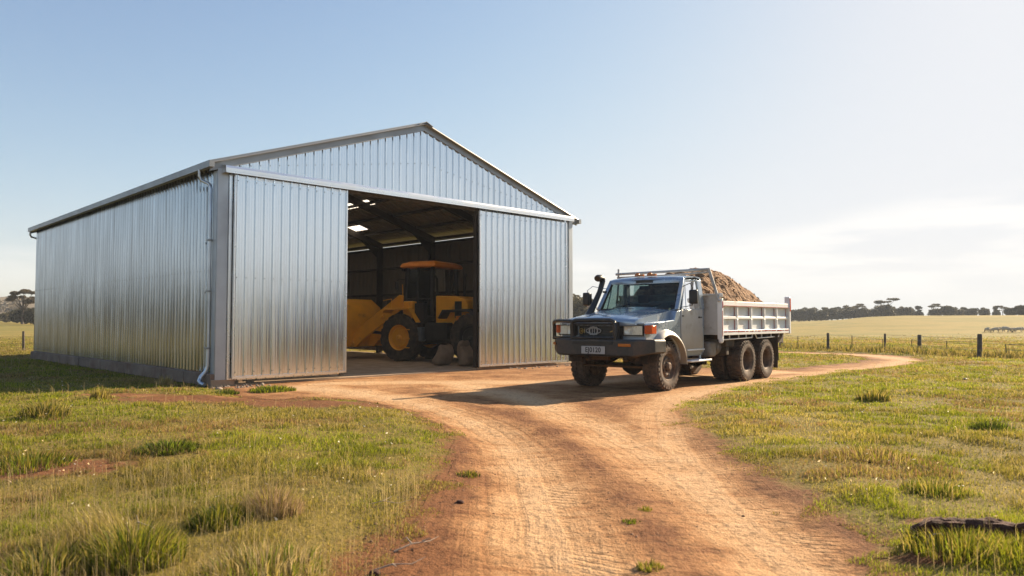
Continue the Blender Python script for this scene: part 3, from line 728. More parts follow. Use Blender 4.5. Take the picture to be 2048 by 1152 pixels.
# ------------------------------------------------------------------ truck
TX, TY, TA = 2.251, 15.236, R(-130)
truck = empty('tipper_truck', (TX, TY, 0), TA, 'silver blue six wheel tipper truck with black bull bar and snorkel, on the dirt track', 'truck')
truck.scale = (1, 1.12, 1)
def wheel(x, y0, y1, out, r=.478, lugs=26, deep=False, name='wheel', par=None, steer=0, tyre=None, rimm=None, hubm=None, rr=.27):
    """wheel with its outer face toward out (+1/-1); y0 inner, y1 outer face"""
    par = par or truck; w_ = abs(y1 - y0); wc = (y0 + y1) / 2
    e = empty(name, (x, wc, r)); e.parent = par; e.rotation_euler = (0, 0, steer)
    h = w_ / 2; o = out
    prof = [(rr, -h * .80), (rr + .04, -h * .95), ((r + rr) / 2, -h * 1.0), (r - .05, -h * .92), (r - .018, -h * .78), (r - .008, -h * .3), (r - .006, 0), (r - .008, h * .3), (r - .018, h * .78), (r - .05, h * .92), ((r + rr) / 2, h * 1.0), (rr + .04, h * .95), (rr, h * .80)]
    m = MB(); m.lathe(prof, n=56)
    for k in range(lugs):
        t0 = 2 * math.pi * k / lugs
        for s in (-1, 1):
            t = t0 + (math.pi / lugs if s > 0 else 0); dt = .62 * math.pi / lugs
            for (ya, yb, ra) in ((.06, .80, r + .008), (.80, .985, r - .022)):
                P = []
                for tt in (t - dt, t + dt):
                    for yy_ in (ya, yb):
                        sk_ = tt + (.10 * (yy_ - .4)) * s
                        r1 = ra - (.012 if yy_ > .9 else 0)
                        for q in (r1 - .05, r1): P.append((q * math.cos(sk_), s * yy_ * h, q * math.sin(sk_)))
                m.add(P, [(0, 1, 3, 2), (4, 6, 7, 5), (0, 4, 5, 1), (2, 3, 7, 6), (0, 2, 6, 4), (1, 5, 7, 3)])
    m.build('tyre', tyre or M['tyre'], e, smooth=30)
    m = MB()
    if deep: pr = [(rr + .012, h * .86), (rr - .005, h * .84), (rr - .03, h * .70), (rr - .05, -h * .1), (rr - .09, -h * .35), (.10, -h * .42), (.09, -h * .2), (.05, -h * .15), (0, -h * .15)]
    else: pr = [(rr + .012, h * .88), (rr - .005, h * .86), (rr - .025, h * .62), (rr - .06, h * .50), (rr - .11, h * .74), (.11, h * .66), (.085, h * .66), (.085, h * .95), (.05, h * 1.08), (0, h * 1.08)]
    m.lathe([(a, b * o) for a, b in pr], n=40); m.lathe([(rr, h * .8 * o), (rr - .02, -h * .85 * o), (0, -h * .7 * o)], n=32)
    for k in range(6):
        t = k * math.pi / 3; yy_ = (h * .68 if not deep else -h * .38) * o
        m.lathe([(0, .016 * o), (.014, .014 * o), (.016, -.01 * o)], c=(math.cos(t) * .085, yy_ + .01 * o, math.sin(t) * .085), n=8, mi=1)
    if not deep:
        for k in range(8):
            t = (k + .5) * math.pi / 4; m.lathe([(0, 0), (.022, 0), (.022, -.012 * o)], c=(math.cos(t) * (rr - .105), h * .735 * o + .003 * o, math.sin(t) * (rr - .105)), n=10, mi=1)
    m.build('rim', [rimm or M['rim'], hubm or M['hub']], e, smooth=28)
    return e
wheel(-.10, .60, .93, 1, steer=R(0)); wheel(-.10, -.60, -.93, -1)
for x in (-3.36, -4.52):
    for s in (1, -1):
        wheel(x, .86 * s, 1.16 * s, s, r=.472, lugs=34, deep=True, rr=.25); wheel(x, .50 * s, .80 * s, s, r=.472, lugs=34, deep=True, rr=.25)
T = lambda mb, nm, mat, **k: mb.build(nm, M[mat] if isinstance(mat, str) else mat, truck, **k)
# chassis, axles, springs
m = MB()
for s in (1, -1):
    m.bb(-5.75, .62, .36 * s, .44 * s, .62, .80)
for x in (-.9, -2.1, -3.0, -4.5, -5.6): m.bb(x - .05, x + .05, -.36, .36, .66, .76)
m.bb(-1.9, -.9, -.25, .2, .48, .66); m.tube([(-1.9, 0, .58), (-3.1, 0, .5)], .04); m.lathe([(.12, -.25), (.16, -.1), (.16, .1), (.12, .25)], c=(-.6, 0, .62), n=16, axis='x')
T(m, 'chassis', 'chassis', bevel=.006)
for x, off in ((-.10, .18), (-3.36, 0), (-4.52, 0)):
    m = MB(); m.tube([(x, -.62, .475), (x, .62, .475)], .052, 12); m.lathe([(0, -.19), (.10, -.17), (.17, -.05), (.18, .05), (.10, .16), (0, .17)], c=(x, off, .46), n=18)
    for s in (1, -1):
        m.tube([(x + .55, s * .40, .62), (x + .28, s * .40, .54), (x, s * .40, .51), (x - .28, s * .40, .54), (x - .55, s * .40, .62)], .03, 6); m.bb(x - .08, x + .08, s * .34, s * .46, .42, .58)
        m.tube([(x + .1, s * .5, .45), (x + .16, s * .46, .88)], .03, 8)
    T(m, 'axle', 'chassis', smooth=40)
m = MB(); m.bb(.40, .56, -.62, .62, .66, .76); m.tube([(.33, -.7, .47), (.33, .7, .47)], .022, 8); m.bb(.50, .62, -.3, .05, .60, .70); m.bb(.52, .60, .35, .43, .58, .74); m.bb(.52, .60, -.43, -.35, .58, .74)
m.prism([(-.6, .76), (.6, .76), (.45, .68), (-.45, .68)], 'x', .565, .60)
T(m, 'crossmember', 'rust', bevel=.008)
# front wings with arch cut-outs
arch = [(-.05 + .60 * math.cos(t), .50 + .60 * math.sin(t)) for t in np.linspace(R(28), R(176), 18)]
for s in (1, -1):
    poly = [(.735, 1.325), (.30, 1.355), (-.42, 1.405), (-.50, 1.58), (-.70, 1.61), (-.70, .60)] + arch[::-1] + [(.58, .84), (.735, .95)]
    m = MB(); m.prism(poly, 'y', .66 * s, .875 * s)
    T(m, 'front_wing', 'paint', bevel=.022, seg=3)
    # flare
    rings = []
    for k, t in enumerate(np.linspace(R(10), R(190), 22)):
        c, sn = math.cos(t), math.sin(t); ex = .04 * max(0, sn); zs = 1.0
        cz = .50; R1, R2 = .585, .70 + ex; sec = []
        for r_, y_ in ((R1, .84), (R1, .975), (R1 + .014, .985), (R1 + .04, .975), (R2 - .055, .92), (R2 - .03, .85)):
            xx_ = -.05 + r_ * c * (1.0 if c > 0 else 1.14); z_ = cz + r_ * sn * 1.02; z_ = max(z_, .50 if c < 0 else .80)
            sec.append((xx_, y_ * s, z_))
        rings.append(sec)
    m = MB(); m.loft(rings); T(m, 'wheel_arch_flare', 'dusty', smooth=40)
    m = MB(); m.lathe([(.60, .56 * s), (.60, .84 * s)], c=(-.05, 0, .50), n=20, a0=R(5), a1=R(185)); m.bb(-.68, -.64, .50 * s, .86 * s, .55, 1.2); T(m, 'wheel_housing', 'chassis')
# bonnet
rings = []
for x, z, wy, cr in ((.80, 1.30, .68, .005), (.815, 1.355, .71, .01), (.79, 1.39, .73, .02), (.70, 1.42, .74, .03), (.40, 1.47, .75, .04), (0, 1.52, .76, .045), (-.40, 1.585, .77, .045), (-.62, 1.62, .775, .045)):
    up = [(x, wy * q, z + cr * (1 - abs(q) ** 2.2) + (.014 if abs(q) < .5 else 0)) for q in np.linspace(-1, 1, 15)]
    zb_ = min(z - .02, 1.30 + max(0, .8 - x) * .055); rings.append([(x, -wy - .004, zb_)] + up + [(x, wy + .004, zb_)])
m = MB(); m.loft(rings); bon = T(m, 'bonnet', 'paint', smooth=50)
m = MB()
for s in (1, -1): m.prism([(.45, .015), (.45, .05), (.15, .05), (.15, .015)], 'z', 0, .01)
m = MB(); m.bb(-.64, -.52, -.72, .72, 1.60, 1.645); T(m, 'cowl_vent', 'black', bevel=.01)
# nose
m = MB(); m.bb(.50, .735, -.86, .86, .93, 1.34); m.bb(.735, .765, -.87, -.43, 1.315, 1.345); m.bb(.735, .765, .43, .87, 1.315, 1.345); m.bb(.735, .75, -.875, -.40, 1.0, 1.07); m.bb(.735, .75, .40, .875, 1.0, 1.07)
T(m, 'nose_panel', 'paint', bevel=.012)
m = MB(); m.bb(.735, .80, -.445, .445, 1.02, 1.35); m.bb(.70, .80, -.70, .70, 1.335, 1.362)
for k in range(5): m.bb(.80, .808, -.42, .42, 1.06 + k * .05, 1.075 + k * .05)
gr = T(m, 'grille', 'black', bevel=.006)
m = MB()
for cy, ry, rz_ in ((-.12, .08, .078), (-.175, .034, .072), (-.065, .034, .072), (-.12, .155, .056)):
    m.tube([(.828, cy + ry * math.cos(t), 1.185 + rz_ * math.sin(t)) for t in np.linspace(0, 2 * math.pi, 25)[:-1]], .010, 6, close=True)
m.build('emblem', M['plate'], gr, smooth=60)
m = MB(); m.box(.82, .24, 1.175, .008, .05, .012, rx=.4); m.box(.82, .27, 1.185, .008, .05, .012, rx=.9); m.build('badge', M['gold'], gr)
m = MB(); m.tube([(.82, -.385 + .04 * math.cos(t), 1.18 + .05 * math.sin(t)) for t in np.linspace(0, 6.28, 17)[:-1]], .009, 6, close=True); m.lathe([(0, .01), (.02, .008), (.022, 0)], c=(.81, -.385, 1.18), n=12, axis='x'); m.build('badge', M['gold'], gr)
m = MB(); m.bb(.81, .82, -.325, -.318, 1.14, 1.23); m.build('trim_strip', M['chrome'], gr)
def lampmat():
    t = NT('headlamp_reflector'); co = t.coord('Object', (1, 40, 14)); c = t.ramp(t.noise(co, 1.0, 3), [(.3, .6), (.42, .92), (.7, .98)])
    t.pr(c, .25, .25); return t.m
M['lampr'] = lampmat()
for s in (1, -1):
    h = empty('headlight', (.74, 0 if s > 0 else -.07, 0)); h.parent = truck
    m = MB(); m.bb(.0, .02, .45 * s, .85 * s, 1.095, 1.305); m.bb(.02, .035, .45 * s, .465 * s, 1.095, 1.305); m.bb(.02, .035, .835 * s, .85 * s, 1.095, 1.305); m.bb(.02, .035, .465 * s, .835 * s, 1.29, 1.305); m.bb(.02, .035, .465 * s, .835 * s, 1.095, 1.11); m.build('bezel', M['black'], h)
    m = MB(); m.lathe([(.082, .016), (.07, .008), (.03, .0), (0, 0)], c=(.022, .565 * s, 1.20), n=20, axis='x'); m.lathe([(.0, .02), (.02, .016), (.022, 0)], c=(.02, .565 * s, 1.20), n=12, axis='x')
    m.bb(.021, .026, .665 * s, .83 * s, 1.115, 1.285)
    for k in range(6): m.bb(.026, .030, (.67 + k * .027) * s, (.685 + k * .027) * s, 1.12, 1.28)
    m.bb(.0205, .0225, .47 * s, .66 * s, 1.113, 1.287)
    m.build('reflector', M['lampr'], h, smooth=30)
    m = MB(); m.bb(.036, .040, .466 * s, .834 * s, 1.111, 1.289); m.build('lens', M['lens'], h)
    m = MB(); m.prism([(.755, .865 * s), (.775, .88 * s), (.775, .93 * s), (.74, 1.0 * s), (.55, 1.0 * s), (.55, .86 * s), (.74, .86 * s)], 'z', 1.135, 1.30); m.build('indicator', M['orange'], truck, bevel=.012)
# bull bar
bb_ = empty('bull_bar', (.06, 0, 0)); bb_.parent = truck
out = [(.26, -1.11), (.60, -1.09), (.91, -.82), (.93, -.76), (.93, .70), (.91, .76), (.62, 1.03), (.26, 1.06)]
rings = []
for (x, y) in out:
    k = .60 if abs(y) < 1.0 else .74
    dz = 0.0 if abs(y) < 1 else .05
    nrm = Vector((x - .1, y * .55, 0)).normalized(); ix, iy = x - nrm.x * .16, y - nrm.y * .16
    rings.append([(x, y, .72 + dz * 1.3), (x, y, 1.0), (x - nrm.x * .03, y - nrm.y * .03, 1.03), (ix, iy, 1.03), (ix, iy, .74 + dz), (x - nrm.x * .05, y - nrm.y * .05, .69 + dz * 1.3)])
m = MB(); m.loft(rings); m.build('bumper', M['bumper'], bb_, smooth=25, bevel=.008)
m = MB(); m.bb(.925, .945, -.46, .37, .925, .985); m.build('winch_slot', M['black'], bb_)
m = MB(); yl, yr = -.50, .395
m.tube([(.88, yl, 1.0), (.90, yl, 1.30), (.90, yl + .02, 1.365), (.90, yl + .08, 1.395), (.90, 0, 1.40), (.90, yr - .08, 1.395), (.90, yr - .02, 1.365), (.90, yr, 1.30), (.88, yr, 1.0)], .040, 12)
m.tube([(.905, yl, 1.325), (.905, yr, 1.325)], .018, 10)
m.tube([(.905, yl, 1.055), (.905, yr, 1.055)], .024, 10)
for y in (yl, yr): m.bb(.80, .90, y - .034, y + .034, 1.0, 1.36)
m.build('centre_hoop', M['bull'], bb_, smooth=50)
m = MB(); m.tube([(.89, yl, 1.375), (.86, -.80, 1.385), (.74, -.99, 1.375), (.66, -1.06, 1.34), (.62, -1.08, 1.26), (.62, -1.08, 1.0)], .036, 12)
m.tube([(.88, yl, 1.06), (.74, -.97, 1.05), (.63, -1.07, 1.05)], .02, 8); m.build('side_hoop', M['bull'], bb_, smooth=50)
MB().bb(.925, .948, .48, .72, .895, .950).build('bumper_lamp', M['amber'], bb_, bevel=.006)
m = MB(); m.box(.79, -.965, .922, .20, .02, .055, rz=math.atan2(.30, .31)); m.build('bumper_lamp', M['amber'], bb_, bevel=.006)
pl = empty('number_plate', (1.012, -.02, .815)); pl.parent = truck
MB().bb(0, .008, -.245, .245, -.075, .075).build('plate_panel', M['plate'], pl, bevel=.006)
cu = bpy.data.curves.new('letters', 'FONT'); cu.body = 'EJ0120'; cu.size = .135; cu.align_x = 'CENTER'; cu.align_y = 'CENTER'; cu.space_character = 1.08; cu.extrude = .001; cu.offset = .003
tmp = bpy.data.objects.new('letters', cu); COL.objects.link(tmp); bpy.context.view_layer.update()
me = bpy.data.meshes.new_from_object(tmp.evaluated_get(bpy.context.evaluated_depsgraph_get())); bpy.data.objects.remove(tmp)
me.materials.clear(); me.materials.append(M['ink'])
lt = bpy.data.objects.new('plate_lettering', me); COL.objects.link(lt); lt.parent = pl; lt.location = (.0095, 0, 0); lt.rotation_euler = (R(90), 0, R(90)); lt.scale = (.82, 1, 1)
# cab
XB, XR = -.62, -1.80
for s in (1, -1):
    m = MB(); m.prism([(-.715, 1.615), (-.715, .80), (-.76, .66), (-1.55, .66), (-1.69, .76), (-1.70, 1.64)], 'y', .84 * s, .885 * s)
    d = T(m, 'door', 'dusty', bevel=.018, seg=3)
    m = MB(); m.bb(-1.62, -1.48, .885 * s, .905 * s, 1.44, 1.475); m.bb(-.80, -.74, .885 * s, .90 * s, 1.47, 1.50); m.build('handle', M['black'], d, bevel=.004)
    m = MB(); m.bb(-1.60, -1.50, .905 * s, .915 * s, 1.462, 1.474); m.build('handle_trim', M['chrome'], d)
    # window frame of the door
    m = MB(); yb, yt = .862 * s, .79 * s
    bl, tl, tr, br = (-.74, yb, 1.63), (-1.05, yt, 2.17), (-1.60, yt, 2.19), (-1.66, yb, 1.64)
    for a_, b_ in ((bl, tl), (tl, tr), (tr, br)): m.beam(a_, b_, .035, .045, up=(0, s, 0))
    m.beam((-.97, yb - .005 * s, 1.64), (-1.07, yt, 2.15), .018, .02, up=(0, s, 0))
    m.build('window_frame', M['paint'], d, bevel=.005)
    m = MB(); m.quad(bl, tl, tr, br); m.build('window', M['glass'], d, smooth=0)
# cab lower tub & rear wall
m = MB(); m.bb(XR, -.70, -.83, .83, .64, .70); m.bb(XR, XR + .05, -.86, .86, .70, 1.66); m.bb(-1.76, -1.71, .80, .872, .70, 1.66); m.bb(-1.76, -1.71, -.872, -.80, .70, 1.66); m.bb(-.72, -.66, -.82, .82, .70, 1.60)
m.prism([(XR, 1.66), (XR + .05, 1.66), (XR + .09, 1.80), (XR + .04, 1.80)], 'y', -.84, .84)
for s in (1, -1): m.prism([(-1.66, 1.66), (XR, 1.66), (XR + .02, 2.2), (-1.60, 2.2)], 'y', .76 * s, .80 * s); m.beam((-1.74, .850 * s, 1.62), (-1.70, .79 * s, 2.2), .17, .05, up=(0, s, 0))
T(m, 'cab_shell', 'paint', bevel=.015)
m = MB()
for s in (1, -1): m.beam((-.60, .845 * s, 1.60), (-1.03, .775 * s, 2.20), .085, .075, up=(0, s, 0))
m.bb(-.70, -.60, -.80, .80, 1.585, 1.625)
T(m, 'windscreen_pillar', 'paint', bevel=.014)
# roof
rings = []
for x, z, wy in ((-.955, 2.175, .765), (-.965, 2.205, .79), (-1.02, 2.24, .80), (-1.15, 2.27, .805), (-1.5, 2.29, .81), (-1.74, 2.275, .805), (-1.81, 2.235, .80), (-1.82, 2.19, .79)):
    rings.append([(x, -wy, z - .045)] + [(x, wy * q, z + .03 * (1 - abs(q) ** 4) - .02) for q in np.linspace(-1, 1, 13)] + [(x, wy, z - .045)])
m = MB(); m.loft(rings); T(m, 'cab_roof', 'paint', smooth=50)
wq = [(-.635, -.80, 1.625), (-.60, 0, 1.63), (-.635, .80, 1.625), (-1.02, .75, 2.17), (-.985, 0, 2.185), (-1.02, -.75, 2.17)]
m = MB(); m.add(wq, [(0, 1, 4, 5), (1, 2, 3, 4)]); T(m, 'windscreen', 'glass', smooth=60)
m = MB(); m.beam((-.985, -.75, 2.16), (-.965, 0, 2.178), .03, .06); m.beam((-.965, 0, 2.178), (-.985, .75, 2.16), .03, .06); m.beam((-.625, -.80, 1.63), (-.60, 0, 1.64), .03, .03); m.beam((-.60, 0, 1.64), (-.625, .80, 1.63), .03, .03)
for s in (1, -1): m.beam((-.625, .80 * s, 1.625), (-.995, .745 * s, 2.17), .02, .045)
T(m, 'windscreen_seal', 'black')
m = MB(); m.tube([(-.575, .1, 1.65), (-.60, .12, 1.67), (-.70, .48, 1.73)], .009, 6); m.tube([(-.575, -.5, 1.65), (-.60, -.48, 1.67), (-.71, -.12, 1.75)], .009, 6); m.each('wiper', M['black'], truck)
m = MB(); m.quad((-1.76, -.68, 1.80), (-1.76, .68, 1.80), (-1.765, .66, 2.17), (-1.765, -.66, 2.17)); T(m, 'rear_window', 'glass', smooth=0)
m = MB(); m.bb(-.95, -.68, -.80, .80, 1.35, 1.60); m.bb(-1.0, -.72, -.55, -.15, 1.58, 1.64); T(m, 'dashboard', 'seat', bevel=.03)
for y in (-.42, .42):
    m = MB(); m.bb(-1.70, -1.22, y - .24, y + .24, .95, 1.15); m.prism([(-1.75, 1.1), (-1.60, 1.1), (-1.68, 1.75), (-1.76, 1.75)], 'y', y - .23, y + .23); m.bb(-1.76, -1.70, y - .13, y + .13, 1.78, 1.98); T(m, 'seat', 'seat', bevel=.04)
m = MB(); m.tube([(-1.12 + .05 * math.sin(t), -.42 + .19 * math.cos(t), 1.56 + .18 * math.sin(t)) for t in np.linspace(0, 6.283, 21)[:-1]], .016, 6, close=True); m.beam((-1.12, -.60, 1.56), (-1.12, -.24, 1.56), .02, .02); m.tube([(-1.12, -.42, 1.56), (-.9, -.42, 1.45)], .02, 6); T(m, 'steering_wheel', 'black')
m = MB(); m.bb(-1.0, -.98, -.13, .11, 2.02, 2.09); T(m, 'rear_view_mirror', 'black', bevel=.01)
# roof lights
rl = []
for y in (-.23, .04):
    m = MB(); m.lathe([(.055, 0), (.055, .02), (.045, .05), (.02, .068), (0, .07)], c=(-1.10, y, 2.29), n=16, axis='z'); m.bb(-1.13, -1.07, y + .04, y + .14, 2.285, 2.325); T(m, 'roof_lamp', 'amber', smooth=40)
# snorkel on the far side
m = MB(); m.tube([(.0, -.80, 1.40), (-.14, -.84, 1.48), (-.32, -.86, 1.60), (-.46, -.84, 1.80), (-.58, -.81, 2.02), (-.66, -.80, 2.20), (-.68, -.80, 2.27)], [.06, .065, .07, .058, .052, .055, .06], 12)
m.tube([(-.68, -.80, 2.25), (-.67, -.80, 2.30), (-.60, -.80, 2.325), (-.50, -.80, 2.315), (-.47, -.80, 2.30)], [.05, .07, .075, .078, .070], 12); m.bb(-.85, -.70, -.81, -.78, 2.0, 2.04); T(m, 'snorkel', 'black', smooth=50)
# door mirrors on wire arms
for s, yy_ in ((1, 1.11), (-1, -1.17)):
    e = empty('door_mirror', (0, 0, 0)); e.parent = truck
    m = MB(); m.box(-.70, yy_ * 1.02, 1.87, .085, .16, .29, rz=.12 * s); m.build('mirror_housing', M['black'], e, bevel=.03, seg=3)
    m = MB(); m.quad((-.748, yy_ - .065, 1.75), (-.748, yy_ + .075, 1.75), (-.748, yy_ + .075, 1.99), (-.748, yy_ - .065, 1.99)); m.build('mirror_glass', M['chrome'], e)
    m = MB(); m.tube([(-.74, .86 * s, 1.66), (-.72, 1.0 * s, 1.68), (-.70, yy_, 1.70), (-.70, yy_, 2.06), (-.72, 1.06 * s, 2.15), (-.86, .86 * s, 2.10), (-1.04, .81 * s, 2.12)], .008, 6); m.build('mirror_arm', M['chrome' if s < 0 else 'black'], e, smooth=50)
# side steps and tanks
for s in (1, -1):
    m = MB(); m.bb(-1.85, -.88, .80 * s, 1.0 * s, .53, .57); m.bb(-1.75, -.95, .72 * s, .90 * s, .76, .79)
    for x in (-1.0, -1.7): m.bb(x - .02, x + .02, .5 * s, .85 * s, .55, .58); m.bb(x - .02, x + .02, .80 * s, .83 * s, .56, .78)
    T(m, 'side_step', 'white', bevel=.01)
    m = MB(); m.bb(-2.18, -1.84, .55 * s, .96 * s, .60, .93); T(m, 'tool_box', 'tank', bevel=.05, seg=3)
    m = MB(); m.lathe([(0, -.2), (.16, -.2), (.19, -.17), (.19, .17), (.16, .2), (0, .2)], c=(-2.48, .76 * s, .80), n=24, axis='x'); T(m, 'air_tank', 'tank', smooth=40)
# tipper tray
BX0, BX1, BY, BZ0, BZ1 = -1.92, -6.02, 1.14, 1.10, 1.80
m = MB(); m.bb(BX1, BX0, -BY + .02, BY - .02, 1.08, 1.13)
for k in range(9): x = BX0 - .25 - k * .43; m.bb(x - .03, x + .03, -1.08, 1.08, .98, 1.08)
for s in (1, -1): m.bb(BX1, BX0, s * .34, s * .46, .82, 1.0)
T(m, 'tray_floor', 'chassis', bevel=.004)
for s in (1, -1):
    side = empty('tray_side', (0, 0, 0)); side.parent = truck
    y0, y1 = (BY - .045) * s, BY * s
    m = MB(); m.bb(BX1, BX0, (BY - .05) * s, (BY - .03) * s, BZ0, BZ1); m.build('side_panel', M['bedgrey'], side, smooth=0)
    m = MB(); m.bb(BX1 + .06, BX0 - .06, (BY - .03) * s, (BY + .045) * s, BZ1 - .10, BZ1 + .01); m.bb(BX1 + .06, BX0 - .06, (BY - .03) * s, (BY + .045) * s, BZ0 - .03, BZ0 + .075); m.bb(BX1 + .06, BX0 - .06, (BY - .03) * s, (BY + .022) * s, 1.42, 1.475)
    for k in range(1, 5):
        x = BX0 - .06 + (BX1 - BX0 + .12) * k / 5; m.bb(x - .03, x + .03, (BY - .03) * s, (BY + .032) * s, BZ0 + .075, 1.42); m.bb(x - .03, x + .03, (BY - .03) * s, (BY + .032) * s, 1.475, BZ1 - .10)
    m.bb(BX0 - .06, BX0 + .01, (BY - .05) * s, (BY + .05) * s, .98, 1.86); m.build('side_frame', M['white'], side, bevel=.006)
    m = MB(); m.bb(BX1 - .03, BX1 + .06, (BY - .06) * s, (BY + .055) * s, BZ0 - .05, 1.99); m.build('rear_post', M['white'], side, bevel=.01)
    m = MB(); yt = (BY + .0465) * s; ye = (BY + .05) * s
    x = BX0 - .1; random.seed(3)
    while x > BX1 + .2:
        l = random.uniform(.10, .34); m.bb(x - l, x, yt, ye, BZ0 + .035 + random.uniform(-.004, .006), BZ0 + .058); x -= l + random.uniform(.015, .09)
    for k in range(1, 5): x = BX0 - .06 + (BX1 - BX0 + .12) * k / 5; m.bb(x - .028, x + .02, yt, ye, BZ0 + .03, BZ0 + .072 if k % 2 else BZ0 + .066)
    m.bb(BX1 + .09, BX0 - .09, yt, ye - .001 * s, BZ1 - .098, BZ1 - .084); m.bb(BX0 - .045, BX0 - .005, (BY + .0515) * s, (BY + .055) * s, 1.66, 1.80); m.bb(BX0 - .015, BX0 + .005, (BY + .0515) * s, (BY + .054) * s, 1.05, 1.6)
    for k in range(1, 6): x = BX0 - .06 + (BX1 - BX0 + .12) * k / 5; m.bb(x + .034, x + .05, (BY - .028) * s, (BY - .022) * s, BZ0 + .09, 1.40); m.bb(x + .034, x + .05, (BY - .028) * s, (BY - .022) * s, 1.49, 1.68)
    m.build('red_tape', M['redtape'], side, smooth=0)
    m = MB(); m.bb(BX1 - .02, BX1 + .05, (BY + .056) * s, (BY + .062) * s, 1.62, 1.95); m.build('reflector', M['orange'], side, smooth=0)
    # rope rail hung under the tray
    m = MB(); z = .99
    for xa, xb in ((-2.12, -3.75), (-4.05, -5.45)): m.tube([(xa + .12, 1.10 * s, 1.09), (xa, 1.10 * s, z - .02), (xb, 1.10 * s, z), (xb - .06, 1.10 * s, 1.09)], .014, 8)
    for x in (-2.5, -3.0, -3.42, -4.35, -4.95): m.tube([(x, 1.10 * s, 1.09), (x, 1.10 * s, z)], .013, 6)
    m.build('rope_rail', M['white'], side, smooth=50)
    m = MB(); m.bb(-5.20, -5.18, .52 * s, 1.16 * s, .22, 1.06); m.beam((-5.18, 1.165 * s, 1.06), (-5.21, 1.165 * s, .4), .02, .012); T(m, 'mudflap', 'rubber', bevel=.004)
    m = MB(); m.prism([(-5.55, 1.06), (-5.96, 1.06), (-5.92, .80), (-5.80, .84), (-5.56, .82)], 'y', 1.02 * s, 1.05 * s); T(m, 'tail_flap', 'rubber')
    m = MB(); m.bb(-2.9, -2.45, .50 * s, 1.05 * s, .80, .97); m.bb(-2.6, -2.45, .50 * s, 1.05 * s, .62, .80); T(m, 'guard', 'rubber', bevel=.02)
m = MB(); m.bb(BX1 - .02, BX1 + .02, -BY + .06, BY - .06, BZ0, BZ1 + .02); m.bb(BX1 - .05, BX1 - .02, -BY + .06, BY - .06, BZ1 - .08, BZ1 + .03)
for y in (-.6, 0, .6): m.bb(BX1 - .05, BX1 - .02, y - .03, y + .03, BZ0, BZ1 - .08)
T(m, 'tailgate', 'white', bevel=.006)
m = MB(); m.bb(BX0 - .02, BX0 + .02, -BY + .05, BY - .05, 1.08, 1.96); m.bb(BX0 + .02, BX0 + .05, -BY + .05, BY - .05, 1.92, 1.97); m.bb(BX0 + .02, BX0 + .04, .70, .73, 1.1, 1.92); T(m, 'headboard', 'zincgrey', bevel=.006)
m = MB(); zt = 2.50
m.tube([(BX0 + .03, BY - .0, 1.80), (BX0 + .03, .93, zt + .02)], .030, 10); m.tube([(BX0 + .03, -BY - .0, 1.80), (BX0 + .03, -1.10, 2.28), (BX0 + .03, -1.10, zt + .10)], .022, 10)
m.tube([(BX0 + .03, -1.16, zt - .02), (BX0 + .03, .95, zt)], .030, 10); m.tube([(BX0 + .03, -1.13, zt - .10), (BX0 + .03, .2, zt - .09), (BX0 + .03, .93, zt - .06)], .020, 8)
T(m, 'ladder_rack', 'zincgrey', smooth=50)
m = MB(); m.lathe([(0, .05), (.04, .045), (.045, -.02), (.03, -.05)], c=(BX0, BY + .02, 1.93), n=12, axis='z'); m.lathe([(0, -.07), (.035, -.06), (.05, -.02), (.035, .05)], c=(BX0 - .02, BY + .01, .97), n=12, axis='z'); T(m, 'corner_pin', 'white', smooth=40)
# the cab stands a little taller than the drawing above
for o_ in list(truck.children_recursive):
    if o_.type == 'MESH' and o_.name.split('.')[0] in ('window_frame', 'window', 'cab_shell', 'windscreen_pillar', 'cab_roof', 'windscreen', 'windscreen_seal', 'rear_window', 'roof_lamp', 'rear_view_mirror'):
        for v_ in o_.data.vertices:
            if v_.co.z > 1.66: v_.co.z = 1.66 + (v_.co.z - 1.66) * 1.11
# the load, a thing of its own resting in the tray
xs_ = np.linspace(BX1 + .03, BX0 - .03, 110); ys_ = np.linspace(-BY + .07, BY - .07, 66); XX, YY = np.meshgrid(xs_, ys_)
def heap(x, y):
    ax = np.interp(x, [-6.0, -5.75, -5.0, -4.3, -3.8, -3.2, -2.6, -2.1, -1.9], [1.62, 1.72, 2.16, 2.50, 2.64, 2.62, 2.52, 2.34, 2.10])
    z = 1.62 + (ax - 1.62) * np.clip(1 - np.abs(y / 1.12) ** 2.1, 0, 1)
    z = z + (fbm(x, y, 1.8, 81) - .5) * .22 + (fbm(x, y, 8, 83, 3) - .5) * .12 + (vnoise(x, y, 26, 85) - .5) * .035
    return np.maximum(z, 1.58 + (fbm(x, y, 7, 87) - .5) * .1)
ZZ = heap(XX, YY); ny_, nx_ = XX.shape; id_ = np.arange(nx_ * ny_).reshape(ny_, nx_)
Qh = np.stack([id_[:-1, :-1], id_[:-1, 1:], id_[1:, 1:], id_[1:, :-1]], -1).reshape(-1, 4)
Vh = np.stack([XX.ravel(), YY.ravel(), ZZ.ravel()], -1)
rim_ = np.concatenate([id_[0, :], id_[1:, -1], id_[-1, -2::-1], id_[-2:0:-1, 0]]); nb = len(rim_); base_ = Vh[rim_].copy(); base_[:, 2] = 1.14
Vh = np.concatenate([Vh, base_]); k0 = nx_ * ny_
fs = [list(q) for q in Qh] + [[rim_[i], k0 + i, k0 + (i + 1) % nb, rim_[(i + 1) % nb]] for i in range(nb)] + [[k0 + i for i in range(nb)]]
mh = MB(); mh.v = [tuple(v) for v in Vh.tolist()]; mh.f = [list(map(int, f)) for f in fs]; mh.m = [0] * len(fs)
random.seed(5)
